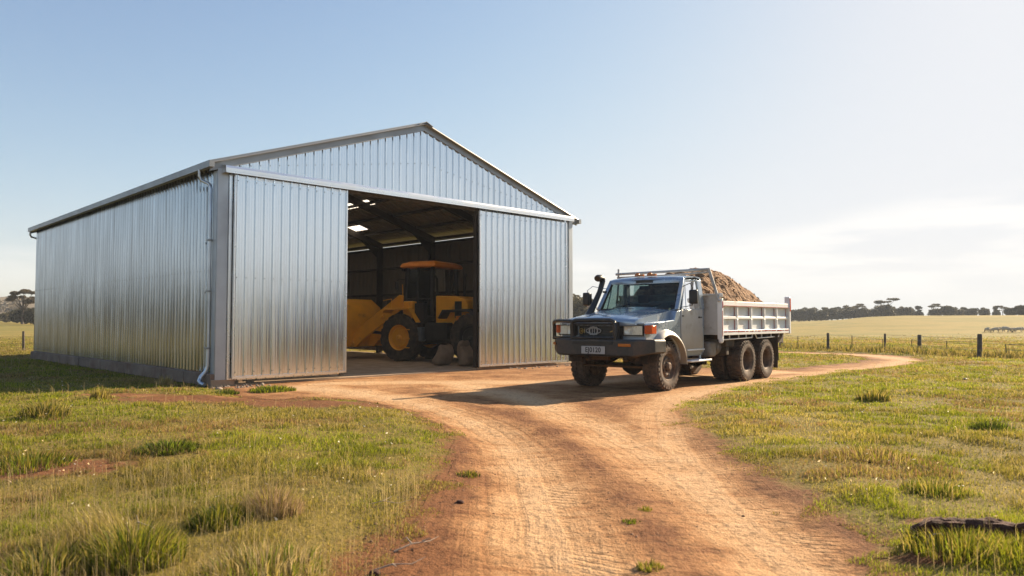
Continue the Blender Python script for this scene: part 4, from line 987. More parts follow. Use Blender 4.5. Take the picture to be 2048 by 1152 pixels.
for k in range(350):
    x = random.uniform(BX1 + .15, BX0 - .1); y = random.uniform(-1, 1); z = float(heap(np.array([x]), np.array([y]))[0]); r = random.uniform(.010, .032)
    P = [Vector((random.uniform(-1, 1), random.uniform(-1, 1), random.uniform(-1, 1))).normalized() * r for _ in range(6)]
    P = [(x + sx * r * random.uniform(.6, 1.2), y + sy * r * random.uniform(.6, 1.2), z + sz * r * random.uniform(.6, 1.1)) for sx, sy, sz in ((1, 0, 0), (-1, 0, 0), (0, 1, 0), (0, -1, 0), (0, 0, 1), (0, 0, -1))]
    mh.add(P, [(0, 2, 4), (2, 1, 4), (1, 3, 4), (3, 0, 4), (2, 0, 5), (1, 2, 5), (3, 1, 5), (0, 3, 5)])
ld = mh.build('soil_heap', M['load'], None, smooth=30, recalc=False)
ld.location = (TX, TY, .01); ld.rotation_euler = (0, 0, TA)
ld.scale = (1, 1.12, 1)
tag(ld, 'heap of brown gravelly soil piled in the tray of the truck', 'soil heap')

# ------------------------------------------------------------------ wheel loader in the shed
LA = SA + R(106)
c_, s_n = math.cos(SA), math.sin(SA)
wx, wy_ = SX + 8.15 * c_ - 4.75 * s_n, SY + 8.15 * s_n + 4.75 * c_          # near front wheel contact
LX, LY = wx + math.sin(LA) * 1.12, wy_ - math.cos(LA) * 1.12
loader = empty('wheel_loader', (LX, LY, .012), LA, 'orange yellow wheel loader parked inside the dark shed behind the open door', 'wheel loader')
Lp = lambda mb, nm, mat, **k: mb.build(nm, M[mat], loader, **k)
M['ltyre'] = simple('loader_tyre', (.05, .042, .035), .85, 0, .4, 8, .5, (.13, .09, .06), .5)
for x in (0, -2.85):
    for s in (1, -1): wheel(x, .62 * s, 1.12 * s, s, r=.80, lugs=15, name='wheel', par=loader, tyre=M['ltyre'], rimm=M['yellow' if x == 0 else 'blkpaint'], hubm=M['yellow' if x == 0 else 'blkpaint'], rr=.42)
m = MB(); m.bb(-.55, .9, -.45, .45, .55, 1.25); m.prism([(-.6, 1.0), (.3, 1.0), (.75, 2.0), (.45, 2.15), (-.2, 1.7), (-.6, 1.5)], 'y', -.5, -.42); m.prism([(-.6, 1.0), (.3, 1.0), (.75, 2.0), (.45, 2.15), (-.2, 1.7), (-.6, 1.5)], 'y', .42, .5); Lp(m, 'front_frame', 'blkpaint', bevel=.02)
m = MB(); m.bb(-3.6, -.7, -.5, .5, .62, 1.25); m.tube([(0, -.7, .8), (0, .7, .8)], .14, 14); m.tube([(-2.75, -.7, .8), (-2.75, .7, .8)], .14, 14); m.bb(-1.9, -1.0, .5, 1.0, .75, 1.3); m.bb(-2.0, -1.2, -1.0, -.5, .75, 1.3); Lp(m, 'rear_frame', 'blkpaint', bevel=.02)
def shift(mb, dx):
    mb.v = [(-.62 + (a + .62) * .87 + dx + .03, b, c) for a, b, c in mb.v]; return mb
Lp = lambda mb, nm, mat, **k: shift(mb, .62).build(nm, M[mat], loader, **k)
# cab
m = MB(); m.bb(-1.95, -.62, -.72, .72, 1.35, 1.50); m.bb(-1.0, -.62, .35, .76, 1.48, 2.05); m.bb(-.9, -.62, -.76, -.35, 1.48, 2.05); Lp(m, 'cab_base', 'blkpaint', bevel=.02)
cc = [(-.62, .74), (-.62, -.74), (-1.95, .74), (-1.95, -.74)]
m = MB()
for x, y in cc: m.beam((x, y, 1.5), (x * 1.0 - (.1 if x > -1 else -.02), y * .93, 3.16), .12, .12)
for s in (1, -1): m.beam((-1.25, .74 * s, 1.5), (-1.25, .69 * s, 3.16), .10, .06); m.beam((-.62, .74 * s, 2.1), (-1.95, .74 * s, 2.1), .05, .05)
m.beam((-.62, -.74, 2.1), (-.62, .74, 2.1), .05, .05)
Lp(m, 'cab_pillar', 'blkpaint', bevel=.01)
m = MB()
for s in (1, -1): m.quad((-.66, .735 * s, 1.55), (-.73, .69 * s, 3.12), (-1.22, .69 * s, 3.12), (-1.22, .735 * s, 1.55)); m.quad((-1.28, .735 * s, 1.55), (-1.28, .69 * s, 3.12), (-1.90, .69 * s, 3.12), (-1.92, .735 * s, 1.55))
m.quad((-.60, -.68, 1.9), (-.60, .68, 1.9), (-.70, .64, 3.12), (-.70, -.64, 3.12)); m.quad((-1.95, -.68, 2.0), (-1.95, .68, 2.0), (-1.93, .64, 3.12), (-1.93, -.64, 3.12)); Lp(m, 'cab_glass', 'cabglass', smooth=0)
m = MB(); m.loft([[(-.50, -.80, 3.16), (-.50, .80, 3.16), (-2.12, .80, 3.16), (-2.12, -.80, 3.16)], [(-.46, -.84, 3.20), (-.46, .84, 3.20), (-2.16, .84, 3.20), (-2.16, -.84, 3.20)], [(-.52, -.80, 3.31), (-.52, .80, 3.31), (-2.10, .80, 3.31), (-2.10, -.80, 3.31)], [(-.75, -.62, 3.38), (-.75, .62, 3.38), (-1.9, .62, 3.38), (-1.9, -.62, 3.38)]])
Lp(m, 'cab_roof', 'loadorange', bevel=.015)
m = MB(); m.bb(-1.75, -1.30, -.28, .28, 1.7, 1.85); m.bb(-1.85, -1.72, -.27, .27, 1.8, 2.5); Lp(m, 'seat', 'seat', bevel=.04)
m = MB(); m.tube([(-.95 + .07 * math.sin(t), .2 * math.cos(t), 2.12 + .17 * math.sin(t)) for t in np.linspace(0, 6.283, 19)[:-1]], .018, 6, close=True); m.tube([(-.95, 0, 2.12), (-.75, 0, 1.6)], .03, 8); Lp(m, 'steering_wheel', 'black')
for y in (.6, -.6):
    m = MB(); m.bb(-.50, -.42, y - .09, y + .09, 3.06, 3.16); m.tube([(-.52, y, 3.16), (-.46, y, 3.12)], .015, 6); Lp(m, 'work_lamp', 'blkpaint', bevel=.01)
m = MB(); m.tube([(-.7, .76, 2.75), (-.55, .98, 2.78), (-.5, 1.02, 2.7)], .012, 6); m.box(-.5, 1.03, 2.55, .04, .14, .26); Lp(m, 'mirror', 'blkpaint', bevel=.01)
# bonnet, counterweight
m = MB(); m.prism([(-2.05, 1.25), (-2.05, 2.20), (-2.9, 2.18), (-3.42, 2.05), (-3.52, 1.9), (-3.52, 1.25)], 'y', -.68, .68); hd = Lp(m, 'bonnet', 'yellow', bevel=.04, seg=3)
m = MB(); m.bb(-3.25, -2.95, .685, .70, 1.45, 2.0)
for k in range(6): m.bb(-3.24, -2.96, .70, .708, 1.5 + k * .08, 1.53 + k * .08)
shift(m, .62).build('air_vent', M['blkpaint'], hd)
m = MB(); m.prism([(-3.15, .72), (-3.55, .80), (-3.68, 1.0), (-3.68, 1.28), (-3.15, 1.28)], 'y', -.95, .95); Lp(m, 'counterweight', 'blkpaint', bevel=.05, seg=3)
m = MB(); m.bb(-3.58, -3.2, .2, 1.0, 1.285, 1.52); Lp(m, 'tail_light_box', 'loadorange', bevel=.03)
m = MB(); m.bb(-2.10, -2.02, -.66, .66, 1.3, 2.25); Lp(m, 'firewall', 'blkpaint')
m = MB(); m.tube([(-2.6, -.35, 2.15), (-2.6, -.35, 2.85), (-2.68, -.35, 2.95)], .05, 12); Lp(m, 'exhaust_stack', 'blkpaint', smooth=50)
# fenders
for s in (1, -1):
    m = MB(); m.prism([(.10, 1.62), (.03, 1.72), (-1.12, 1.74), (-1.52, 1.30), (-1.58, 1.32), (-1.16, 1.80), (.04, 1.78), (.16, 1.66)], 'y', .64 * s, 1.15 * s); Lp(m, 'front_fender', 'yellow', bevel=.012)
    m = MB(); m.bb(-1.20, -.76, .72 * s, .98 * s, 1.50, 2.02); Lp(m, 'side_locker', 'yellow', bevel=.03)
    m = MB(); m.bb(-1.72, -1.30, .74 * s, .96 * s, 1.25, 1.95); m.bb(-1.66, -1.36, .962 * s, .968 * s, 1.80, 1.86); Lp(m, 'battery_box', 'blkpaint', bevel=.02)
    m = MB(); m.bb(-1.70, -1.28, .76 * s, 1.06 * s, .68, 1.15); Lp(m, 'fuel_tank', 'greyblue', bevel=.05, seg=3)
    m = MB()
    for z in (.45, .75, 1.05): m.bb(-1.2, -.85, .95 * s, 1.12 * s, z, z + .03)
    m.bb(-1.21, -1.17, .97 * s, 1.02 * s, .45, 1.55); m.bb(-.88, -.84, .97 * s, 1.02 * s, .45, 1.55); Lp(m, 'access_ladder', 'yellow', bevel=.004)
    m = MB(); m.prism([(-2.5, 1.45), (-2.7, 1.72), (-3.9, 1.74), (-4.15, 1.50), (-4.1, 1.46), (-3.85, 1.66), (-2.75, 1.64), (-2.58, 1.42)], 'y', .68 * s, 1.12 * s); Lp(m, 'rear_fender', 'blkpaint', bevel=.01)
    m = MB(); m.tube([(-.3, 1.1 * s, 1.8), (-.3, 1.1 * s, 2.1), (.1, 1.1 * s, 2.05)], .015, 6); m.tube([(-.6, .78 * s, 1.5), (-.6, .84 * s, 2.6)], .014, 6); Lp(m, 'handrail', 'yellow')
Lp = lambda mb, nm, mat, **k: mb.build(nm, M[mat], loader, **k)
# lift arms and bucket
for s in (1, -1):
    m = MB(); m.prism([(.10, 2.18), (.42, 2.26), (1.15, 1.80), (2.25, 1.12), (2.68, .66), (2.62, .44), (2.36, .42), (2.02, .72), (1.10, 1.28), (.12, 1.88)], 'y', .42 * s, .54 * s); m.lathe([(0, .09 * s), (.07, .085 * s), (.08, -.02)], c=(1.15, .50 * s, 1.50), n=16); m.lathe([(0, .09 * s), (.07, .085 * s), (.08, -.02)], c=(2.50, .50 * s, .56), n=16)
    Lp(m, 'lift_arm', 'yellow', bevel=.015)
    m = MB(); m.tube([(-.1, .34 * s, 1.15), (.7, .34 * s, 1.22)], .075, 12); m.tube([(.7, .34 * s, 1.22), (1.35, .40 * s, 1.28)], .04, 10); Lp(m, 'lift_cylinder', 'blkpaint', smooth=50)
m = MB(); m.prism([(1.05, 1.35), (1.20, 2.10), (1.35, 2.10), (1.40, 1.35), (1.30, .85), (1.15, .85)], 'y', -.07, .07); m.tube([(.2, 0, 2.0), (.8, 0, 2.02)], .07, 12); m.tube([(.8, 0, 2.02), (1.25, 0, 2.05)], .04, 10); m.beam((1.22, 0, .9), (2.55, 0, .98), .10, .10); m.tube([(1.2, -.5, 1.45), (1.2, .5, 1.45)], .09, 12); Lp(m, 'tilt_link', 'blkpaint', bevel=.01)
q_ = lambda P: [(x + .45, z + .12) for x, z in P]
bk = q_([(2.10, .30), (2.02, .95), (2.10, 1.25), (2.35, 1.75), (2.75, 2.05), (2.80, 2.0), (2.42, 1.68), (2.18, 1.22), (2.10, .95), (2.20, .42), (3.30, .62), (3.32, .58)])
m = MB(); m.prism(bk, 'y', -1.28, 1.28)
for s in (1, -1): m.prism(q_([(2.10, .30), (2.02, .95), (2.10, 1.25), (2.35, 1.75), (2.78, 2.05), (3.02, 1.2), (3.32, .60)]), 'y', 1.26 * s, 1.30 * s)
for k in range(7): m.box(3.81, -1.2 + k * .4, .72, .16, .07, .03, ry=-.2)
Lp(m, 'bucket', 'yellow', bevel=.01)
# sacks and a drum by the door
def shp(x, y): return SX + x * c_ - y * s_n, SY + x * s_n + y * c_
def sack(x, y, h, w_, d, lean, label, sd_):
    random.seed(sd_); rg = []; N = 9
    for i in range(N):
        t = i / (N - 1); kw = .86 + .14 * math.sin(min(1, t * 3) * 1.57) - .22 * t; kd = (.85 + .15 * math.sin(min(1, t * 3) * 1.57)) * (1 - .82 * t ** 2.2)
        if i == 0: kw *= .9; kd *= .85
        rg.append([(math.copysign(abs(math.cos(a)) ** .55, math.cos(a)) * w_ / 2 * kw * random.uniform(.94, 1.06) + lean * t * t * h, math.copysign(abs(math.sin(a)) ** .55, math.sin(a)) * d / 2 * kd * random.uniform(.92, 1.08) + .06 * math.sin(t * 6 + sd_), t * h * (1 + .08 * math.sin(a * 2 + sd_) * t)) for a in np.linspace(0, 2 * math.pi, 21)[:-1]])
    m = MB(); m.loft(rg); o = m.build('sack', M['sack'], None, smooth=60, subd=1); X_1, Y_1 = shp(x, y); o.location = (X_1, Y_1, .012); o.rotation_euler = (0, 0, SA + random.uniform(-.3, .3)); tag(o, label, 'sack', 'sacks standing by the shed door'); return o
sack(7.88, 2.05, .62, .72, .45, .25, 'left slumped pale sack on the shed floor beside the loader', 1)
sack(8.15, 1.25, .58, .55, .45, .05, 'right upright pale sack in front of the drum inside the shed', 2)
sack(8.55, 1.75, .74, .50, .42, -.1, 'taller sack at the back between the other two sacks in the shed', 4)
X_1, Y_1 = shp(8.75, 1.15); dr = empty('drum', (X_1, Y_1, .012), 0, 'grey drum with a blue lid beside the open right hand shed door', 'drum')
m = MB(); m.lathe([(0, 0), (.20, 0), (.21, .02), (.21, .26), (.218, .28), (.21, .30), (.21, .56), (.218, .58), (.21, .60), (.21, .78)], n=28, axis='z'); m.build('body', M['bucketblue'], dr, smooth=30)
m = MB(); m.lathe([(.222, .74), (.225, .80), (.20, .815), (0, .81)], n=28, axis='z'); m.build('lid', M['lidblue'], dr, smooth=30)

# ------------------------------------------------------------------ fences
def fence(label, posts, pickets, heights, sag=.0):
    f = empty('wire_fence', (posts[0][0], posts[0][1], posts[0][2]), 0, label, 'fence'); o0 = Vector(posts[0][:3])
    for i, (x, y, z, h, r) in enumerate(posts):
        m = MB(); b = Vector((x, y, z)) - o0; lx = random.uniform(-.03, .03)
        m.tube([b + Vector((0, 0, -.1)), b + Vector((lx * .4, 0, h * .4)), b + Vector((lx, 0, h * .96)), b + Vector((lx, 0, h))], [r * 1.08, r, r * .95, r * .8], 9)
        m.build('post', M['wood'], f, smooth=40)
    for x, y, z, h in pickets:
        m = MB(); b = Vector((x, y, z)) - o0; m.beam(b, b + Vector((random.uniform(-.03, .03), 0, h)), .028, .02); m.build('picket', M['steel'], f, smooth=0)
    sp_ = sorted([(p[0], p[1], p[2], p[3]) for p in posts] + list(pickets), key=lambda q: q[0])
    for hz_ in heights:
        m = MB(); pts = []
        for i, q in enumerate(sp_):
            pts.append(Vector((q[0], q[1] - .03, q[2] + min(hz_, q[3] * .95))) - o0)
        m.tube(pts, .0045, 4); m.build('wire', M['wire'], f)
    return f
def fp(u, v, vt, r, k=1.0):
    x, y = gnd(u, v, .03); z = H1(x, y); return (x, y, z, (v - vt) / FPX * y * k, r * .8)
posts = [fp(1560, 697, 668, .05), fp(1656, 701, 667, .075), fp(1770, 703, 669, .06), fp(1839, 704, 671, .10), fp(1959, 715, 668, .105), fp(2120, 722, 672, .09), fp(2300, 728, 676, .09)]
pk = [fp(1596, 700, 673, 0)[:4], fp(1704, 702, 672, 0)[:4], fp(1765.5, 703, 680, 0)[:4], fp(1824, 704, 681, 0)[:4], fp(1894, 707, 683, 0)[:4], fp(2013, 713, 689, 0)[:4]]
fence('low wire fence of weathered posts running beyond the track on the right', posts, pk, (.25, .48, .68))
posts = [fp(-260, 706, 667, .06), fp(-110, 703, 665, .06), fp(47, 701, 663, .065), fp(180, 699, 664, .06)]
fence('wire fence with one dark post in view left of the shed', posts, [], (.3, .6))

# ------------------------------------------------------------------ trees
def crownmesh(name, clumps, n, leaf, mat, parent):
    tot = sum(c[3] * c[4] * c[5] for c in clumps) or 1; P = []
    for cx, cy, cz, rx, ry, rz_ in clumps:
        k = max(12, int(n * rx * ry * rz_ / tot)); u = rng.normal(size=(k, 3)); u /= np.linalg.norm(u, axis=1)[:, None]; r = rng.random(k) ** .45
        P.append(np.stack([cx + u[:, 0] * r * rx, cy + u[:, 1] * r * ry, cz + u[:, 2] * r * rz_], -1))
    P = np.concatenate(P); k = len(P); a = rng.normal(size=(k, 3)); a /= np.linalg.norm(a, axis=1)[:, None]; b = np.cross(a, rng.normal(size=(k, 3))); b /= np.linalg.norm(b, axis=1)[:, None]
    s = leaf * (.5 + rng.random(k))[:, None]; V = np.stack([P - a * s - b * s * .5, P + a * s - b * s * .35, P + a * s * .8 + b * s * .5, P - a * s * .7 + b * s * .4], 1)
    return npmesh(name, V.reshape(-1, 3), np.arange(k * 4), np.arange(k) * 4, mat, parent)
def tree(kind, seed, leafm):
    """prototype with trunk and crown, about 5.5 m tall"""
    rs = random.Random(seed); e = empty('gum_tree', (0, 0, 0)); m = MB(); cl = []
    if kind == 'bushy':
        m.tube([(0, 0, -.3), (.1, 0, 1.2), (.15, .1, 2.4)], [.22, .16, .08], 8)
        for k in range(9):
            a = rs.uniform(0, 6.28); r = rs.uniform(.3, 1.7); z = rs.uniform(.9, 3.6); m.tube([(.1, 0, min(z, 1.6)), (math.cos(a) * r * .5, math.sin(a) * r * .5, z * .85), (math.cos(a) * r, math.sin(a) * r, z)], [.08, .05, .02], 5)
            cl.append((math.cos(a) * r, math.sin(a) * r, z + .3, rs.uniform(.8, 1.4), rs.uniform(.8, 1.4), rs.uniform(.55, 1.0)))
        cl.append((0, 0, 1.9, 2.0, 2.0, 1.8)); n, leaf = 3600, .20
    elif kind == 'umbrella':
        tops = [(rs.uniform(-1.9, 1.9), rs.uniform(-1.6, 1.6), rs.uniform(3.6, 5.0)) for _ in range(8)]
        m.tube([(0, 0, -.3), (.1, 0, 1.2), (-.05, .05, 2.0)], [.24, .18, .14], 8)
        for x, y, z in tops:
            m.tube([(-.05, .05, 1.9), (x * .4, y * .4, z * .72), (x, y, z)], [.10, .06, .025], 6); cl.append((x, y, z + .1, rs.uniform(.7, 1.15), rs.uniform(.6, 1.0), rs.uniform(.22, .42)))
        n, leaf = 1500, .14
    else:
        m.tube([(0, 0, -.3), (0, 0, 1.5), (.1, 0, 3.0), (.1, .1, 4.6)], [.2, .16, .1, .04], 8)
        for k in range(11):
            a = rs.uniform(0, 6.28); z = rs.uniform(1.2, 5.0); r = (1.5 - .2 * z) * rs.uniform(.5, 1.2); m.tube([(.05, 0, z * .8), (math.cos(a) * r, math.sin(a) * r, z)], [.06, .02], 5)
            cl.append((math.cos(a) * r, math.sin(a) * r, z, rs.uniform(.6, 1.0), rs.uniform(.6, 1.0), rs.uniform(.35, .7)))
        cl.append((0, 0, 1.5, 1.5, 1.5, 1.4)); n, leaf = 3000, .17
    m.build('trunk', M['bark'], e, smooth=50); crownmesh('crown', cl, n, leaf, leafm, e); return e
protos = [tree('bushy', 1, M['leaf_dark']), tree('bushy', 2, M['leaf_olive']), tree('tall', 3, M['leaf_dark']), tree('umbrella', 4, M['leaf_olive']), tree('tall', 5, M['leaf_olive']), tree('bushy', 6, M['leaf_dark'])]
first = [True] * 6
ORD = ['first', 'second', 'third', 'fourth', 'fifth', 'sixth', 'seventh', 'eighth', 'ninth', 'tenth', 'eleventh', 'twelfth', 'thirteenth', 'fourteenth', 'fifteenth', 'sixteenth', 'seventeenth', 'eighteenth', 'nineteenth', 'twentieth', 'twenty-first', 'twenty-second', 'twenty-third', 'twenty-fourth', 'twenty-fifth', 'twenty-sixth', 'twenty-seventh', 'twenty-eighth']
def place(k, u, D, top, wd=1.0, label='', group=None):
    """tree of prototype k standing D metres away in the direction of pixel column u, its top at pixel row top"""
    x = (u - 1024) / FPX * D; z = H1(x, D); hgt = EYE + (640 - top) / FPX * D - z; H0 = {0: 4.4, 1: 4.4, 2: 5.5, 3: 5.2, 4: 5.5, 5: 4.4}[k]
    if first[k]: o = protos[k]; first[k] = False
    else: o = copy_tree(protos[k])
    s = hgt / H0; o.location = (x, D, z); o.scale = (s * wd, s * wd, s); o.rotation_euler = (0, 0, random.uniform(0, 6.28)); tag(o, label, 'tree', group); return o
GR = 'gum trees in the line at the far side of the right paddock'
line = [(0, 1597, 225, 615, 1.1), (2, 1607, 240, 614, 1.2), (5, 1618, 220, 617, 1.3), (2, 1630, 235, 614, 1.2), (0, 1641, 215, 617, 1.3), (4, 1652, 240, 613, 1.3), (5, 1663, 225, 616, 1.3), (2, 1674, 240, 613, 1.2), (0, 1685, 220, 616, 1.4), (1, 1697, 225, 612, 1.3),
        (3, 1717, 230, 607, 1.0), (0, 1709, 218, 615, 1.3), (5, 1722, 215, 617, 1.4), (1, 1738, 222, 616, 1.3), (0, 1752, 215, 614, 1.3), (3, 1773, 220, 596, 1.1), (5, 1768, 205, 610, 1.6), (4, 1784, 235, 612, 1.2), (1, 1794, 225, 614, 1.2), (0, 1808, 215, 612, 1.4), (5, 1821, 232, 618, 1.2),
        (2, 1838, 220, 611, 1.3), (3, 1868, 225, 607, 1.1), (0, 1871, 215, 615, 1.4), (5, 1898, 215, 612, 1.4), (1, 1914, 228, 617, 1.2), (4, 1928, 235, 613, 1.3), (0, 1942, 222, 614, 1.3)]
kd = {0: 'dark bushy', 1: 'olive bushy', 2: 'dark upright', 3: 'thin flat topped', 4: 'olive upright', 5: 'dark rounded'}
for i, (k, u, D, tp, wd) in enumerate(line):
    place(k, u, D, tp, wd, f'{kd[k]} gum tree, {ORD[i]} rightward from the truck tray in the far tree line', GR)
r2 = [(1, 1968, 200, 616, 1.3, 'olive tree just left of the dark group at the right end of the tree line'), (4, 1992, 205, 610, 1.2, 'taller ragged gum near the right edge of the photo'), (3, 2005, 220, 611, 1.0, 'flat topped gum behind the ragged one near the right edge'),
      (0, 2022, 180, 613, 1.2, 'dark bushy gum second from the right edge of the photo'), (5, 2046, 170, 611, 1.4, 'dark bushy gum cut by the right edge of the photo'), (5, 1968, 160, 627, 1.3, 'low dark bush standing forward in the paddock below the right tree line'),
      (0, 2085, 200, 612, 1.2, 'dark gum just beyond the right edge of the view')]
for k, u, D, tp, wd, lb in r2: place(k, u, D, tp, wd, lb, GR)
for i, (k, u, D, tp, wd, lb) in enumerate([(1, 1152, 120, 592, 1.3, 'olive bush between the shed corner and the snorkel of the truck'), (4, 1172, 130, 594, 1.4, 'pale bush seen under the far mirror of the truck'), (1, 1131, 130, 594, 1.3, 'olive bush half hidden by the right corner of the shed'),
        (1, 1385, 190, 618, 1.3, 'gum tree hidden behind the cab of the truck'), (0, 1583, 230, 616, 1.2, 'dark gum tree touching the tail of the truck tray')]): place(k, u, D, tp, wd, lb, 'trees seen round the truck')
def bigumb():
    e = empty('gum_tree', (0, 0, 0)); m = MB(); rs = random.Random(9); cl = []
    m.tube([(0, 0, -.3), (-.08, 0, 1.0), (.05, 0, 1.9), (0, .1, 2.6)], [.26, .2, .16, .12], 8)
    for x, z, rx, rz_ in ((-2.0, 3.9, .75, .3), (-1.5, 4.3, .8, .3), (-.9, 4.9, .8, .35), (-.1, 5.3, .9, .3), (.7, 5.1, .8, .3), (1.5, 5.0, .8, .25), (1.1, 4.1, .6, .35), (1.7, 3.7, .9, .45), (-.2, 4.3, .5, .3), (.5, 3.4, .4, .25)):
        y = rs.uniform(-.9, .9); m.tube([(0, .05, 2.2), (x * .45, y * .5, z * .74), (x, y, z - .1)], [.1, .06, .03], 6); cl.append((x, y, z, rx, .7, rz_))
    m.build('trunk', M['bark'], e, smooth=50); crownmesh('crown', cl, 4200, .10, M['leaf_brown'], e); return e
o = bigumb(); x = (46 - 1024) / FPX * 105; z = H1(x, 105); s = (EYE + 62 / FPX * 105 - z) / 5.6; o.location = (x, 105, z); o.scale = (s, s, s); tag(o, 'flat topped gum tree with open branches standing left of the shed', 'tree')
for k, u, D, tp, wd, lb in [(0, 52, 106, 612, 1.1, 'dark bush under the flat topped gum left of the shed'), (5, 36, 112, 618, 1.2, 'rounded dark bush just left of the flat topped gum trunk'), (0, 72, 100, 614, 1.1, 'dark bush against the rear corner of the shed'),
        (1, 14, 120, 624, 1.4, 'olive bush at the left edge below the brown hill'), (0, -12, 118, 622, 1.5, 'dark bush cut by the left edge of the photo')]: place(k, u, D, tp, wd, lb, 'bushes left of the shed')
# brown scrubby hill behind
a = np.linspace(-420, -60, 60); b = np.linspace(200, 420, 30); A, B = np.meshgrid(a, b)
Hh = gh(A.ravel(), B.ravel()) + .05 + (fbm(A.ravel(), B.ravel(), .05, 91) - .35) * 6 * np.exp(-(((A.ravel() + 235) / 110) ** 2 + ((B.ravel() - 310) / 60) ** 2)); ida = np.arange(A.size).reshape(A.shape)
Qh = np.stack([ida[:-1, :-1], ida[:-1, 1:], ida[1:, 1:], ida[1:, :-1]], -1).reshape(-1, 4)
tag(npmesh('hills', np.stack([A.ravel(), B.ravel(), Hh], -1), Qh.ravel(), np.arange(len(Qh)) * 4, M['hill'], smooth=True), kind='structure')
# scrub wood on the hill and along the plain behind the camera: one mass each
cl = [(random.uniform(-300, -120), random.uniform(215, 300), 0, random.uniform(2, 5), random.uniform(2, 5), random.uniform(.8, 2.0)) for _ in range(130)]
cl = [(c[0], c[1], H1(c[0], c[1]) + .5, c[3], c[4], c[5]) for c in cl]
tag(crownmesh('hillside_scrub', cl, 9000, .55, M['leaf_brown'], None), kind='stuff')
cl = []
for k in range(170):
    t = random.uniform(R(139), R(402))
    r = random.uniform(70, 120); x, y = r * math.cos(t), r * math.sin(t); hh_ = random.uniform(2.2, 4.5); cl.append((x, y, H1(x, y) + hh_ * .55, random.uniform(3, 7), random.uniform(3, 7), hh_))
tag(crownmesh('surrounding_woodland', cl, 26000, .7, M['leaf_dark'], None), kind='stuff')

# ------------------------------------------------------------------ sheep
def sheep(x, y, yaw, s, face, label):
    e = empty('sheep', (x, y, H1(x, y) + .02), yaw, label, 'sheep', 'sheep grazing in the right paddock')
    def skin(name, pts, edges, rad, mat, sub=2):
        me = bpy.data.meshes.new(name); me.from_pydata(pts, edges, []); o = bpy.data.objects.new(name, me); COL.objects.link(o); o.parent = e
        o.modifiers.new('skin', 'SKIN'); b = me.skin_vertices[0].data
        for i, r in enumerate(rad): b[i].radius = (r[0], r[1]) if isinstance(r, tuple) else (r, r)
        b[0].use_root = True; m_ = o.modifiers.new('sub', 'SUBSURF'); m_.levels = sub; m_.render_levels = sub; me.materials.append(mat)
        return o
    P = [(-.10, 0, .55), (-.36, 0, .56), (-.48, 0, .52), (.22, 0, .56), (.38, 0, .56), (.52, 0, .44), (.60, 0, .24), (.68, 0, .12),
         (-.38, .12, .36), (-.42, .12, .20), (-.38, .12, .02), (-.38, -.12, .36), (-.42, -.12, .20), (-.38, -.12, .02), (.26, .11, .36), (.27, .11, .18), (.25, .11, .02), (.26, -.11, .36), (.27, -.11, .18), (.25, -.11, .02), (-.55, 0, .44)]
    E = [(0, 1), (1, 2), (0, 3), (3, 4), (4, 5), (5, 6), (6, 7), (1, 8), (8, 9), (9, 10), (1, 11), (11, 12), (12, 13), (3, 14), (14, 15), (15, 16), (3, 17), (17, 18), (18, 19), (2, 20)]
    rd = [.25, .24, .14, .24, .17, .11, .075, .045, .09, .04, .03, .09, .04, .03, .085, .04, .03, .085, .04, .03, .04]
    o = skin('body', [(a * s, b * s, c * s) for a, b, c in P], E, [r * s for r in rd], M['wool'])
    m = MB()
    for q in (1, -1): m.tube([(.56 * s, .05 * q * s, .34 * s), (.55 * s, .15 * q * s, .33 * s)], [.03 * s, .015 * s], 6)
    m.lathe([(0, .03), (.06 * s, .02), (.07 * s, -.10 * s), (.05 * s, -.16 * s)], c=(.66 * s, 0, .16 * s), n=8, axis='z'); m.build('face', M['darkface'] if face else M['wool'], e, smooth=50)
    return e
SH = [(1974, 664, 1.6, 1.0, 1, 'grazing sheep at the left end of the small mob'), (1983, 664, 3.3, .8, 1, 'small lamb second from the left of the mob'), (1991, 665, 2.2, 1.1, 1, 'sheep with a dark face, third from the left of the mob'),
      (2003, 664, .2, 1.0, 0, 'tan sheep in the middle of the mob, head to the right'), (2012, 665, -.5, 1.3, 1, 'largest sheep of the mob, right of the tan one'), (2024, 665, 2.9, 1.0, 0, 'white sheep second from the right of the mob'),
      (2036, 665, 2.4, 1.1, 1, 'white sheep with dark face at the right edge of the view'), (2047, 664, .3, 1.0, 0, 'sheep cut by the right edge of the photo')]
for u, v, yaw, s, f, lb in SH: x, y, z = at(u, v + .5); sheep(x, y, yaw, s * .52, f, lb)

# ------------------------------------------------------------------ earth bank, stones, twigs
lx0, ly0 = gnd(1975, 1062, .1); lz = H1(lx0, ly0)
rg = []; NL, NA = 90, 40
for i in range(NL):
    t = i / (NL - 1); xx_ = -.50 + 1.30 * t; r = .046 + .016 * math.sin(t * 7) + .012 * math.sin(t * 19); r *= (.25 + .75 * min(1, min(t, 1 - t) * 7)); ring = []
    for k in range(NA):
        a = 2 * math.pi * k / NA; q = .62 + .62 * float(fbm(i * .16, math.cos(a) * 1.6 + 5, 1, 95, 4)) + .42 * (float(fbm(i * .10, a * 3.0, 1.2, 97, 3)) - .5) * (1 if 1 < k < NA - 2 else 0) + .22 * (float(vnoise(i * .9, math.sin(a) * 6, 1, 93)) - .5)
        ring.append((xx_, .05 * math.sin(t * 5) + r * 1.25 * q * math.cos(a), .055 + .03 * math.sin(t * 4.2) - .02 * t + r * .95 * q * math.sin(a)))
    rg.append(ring)
m = MB(); m.loft(rg)
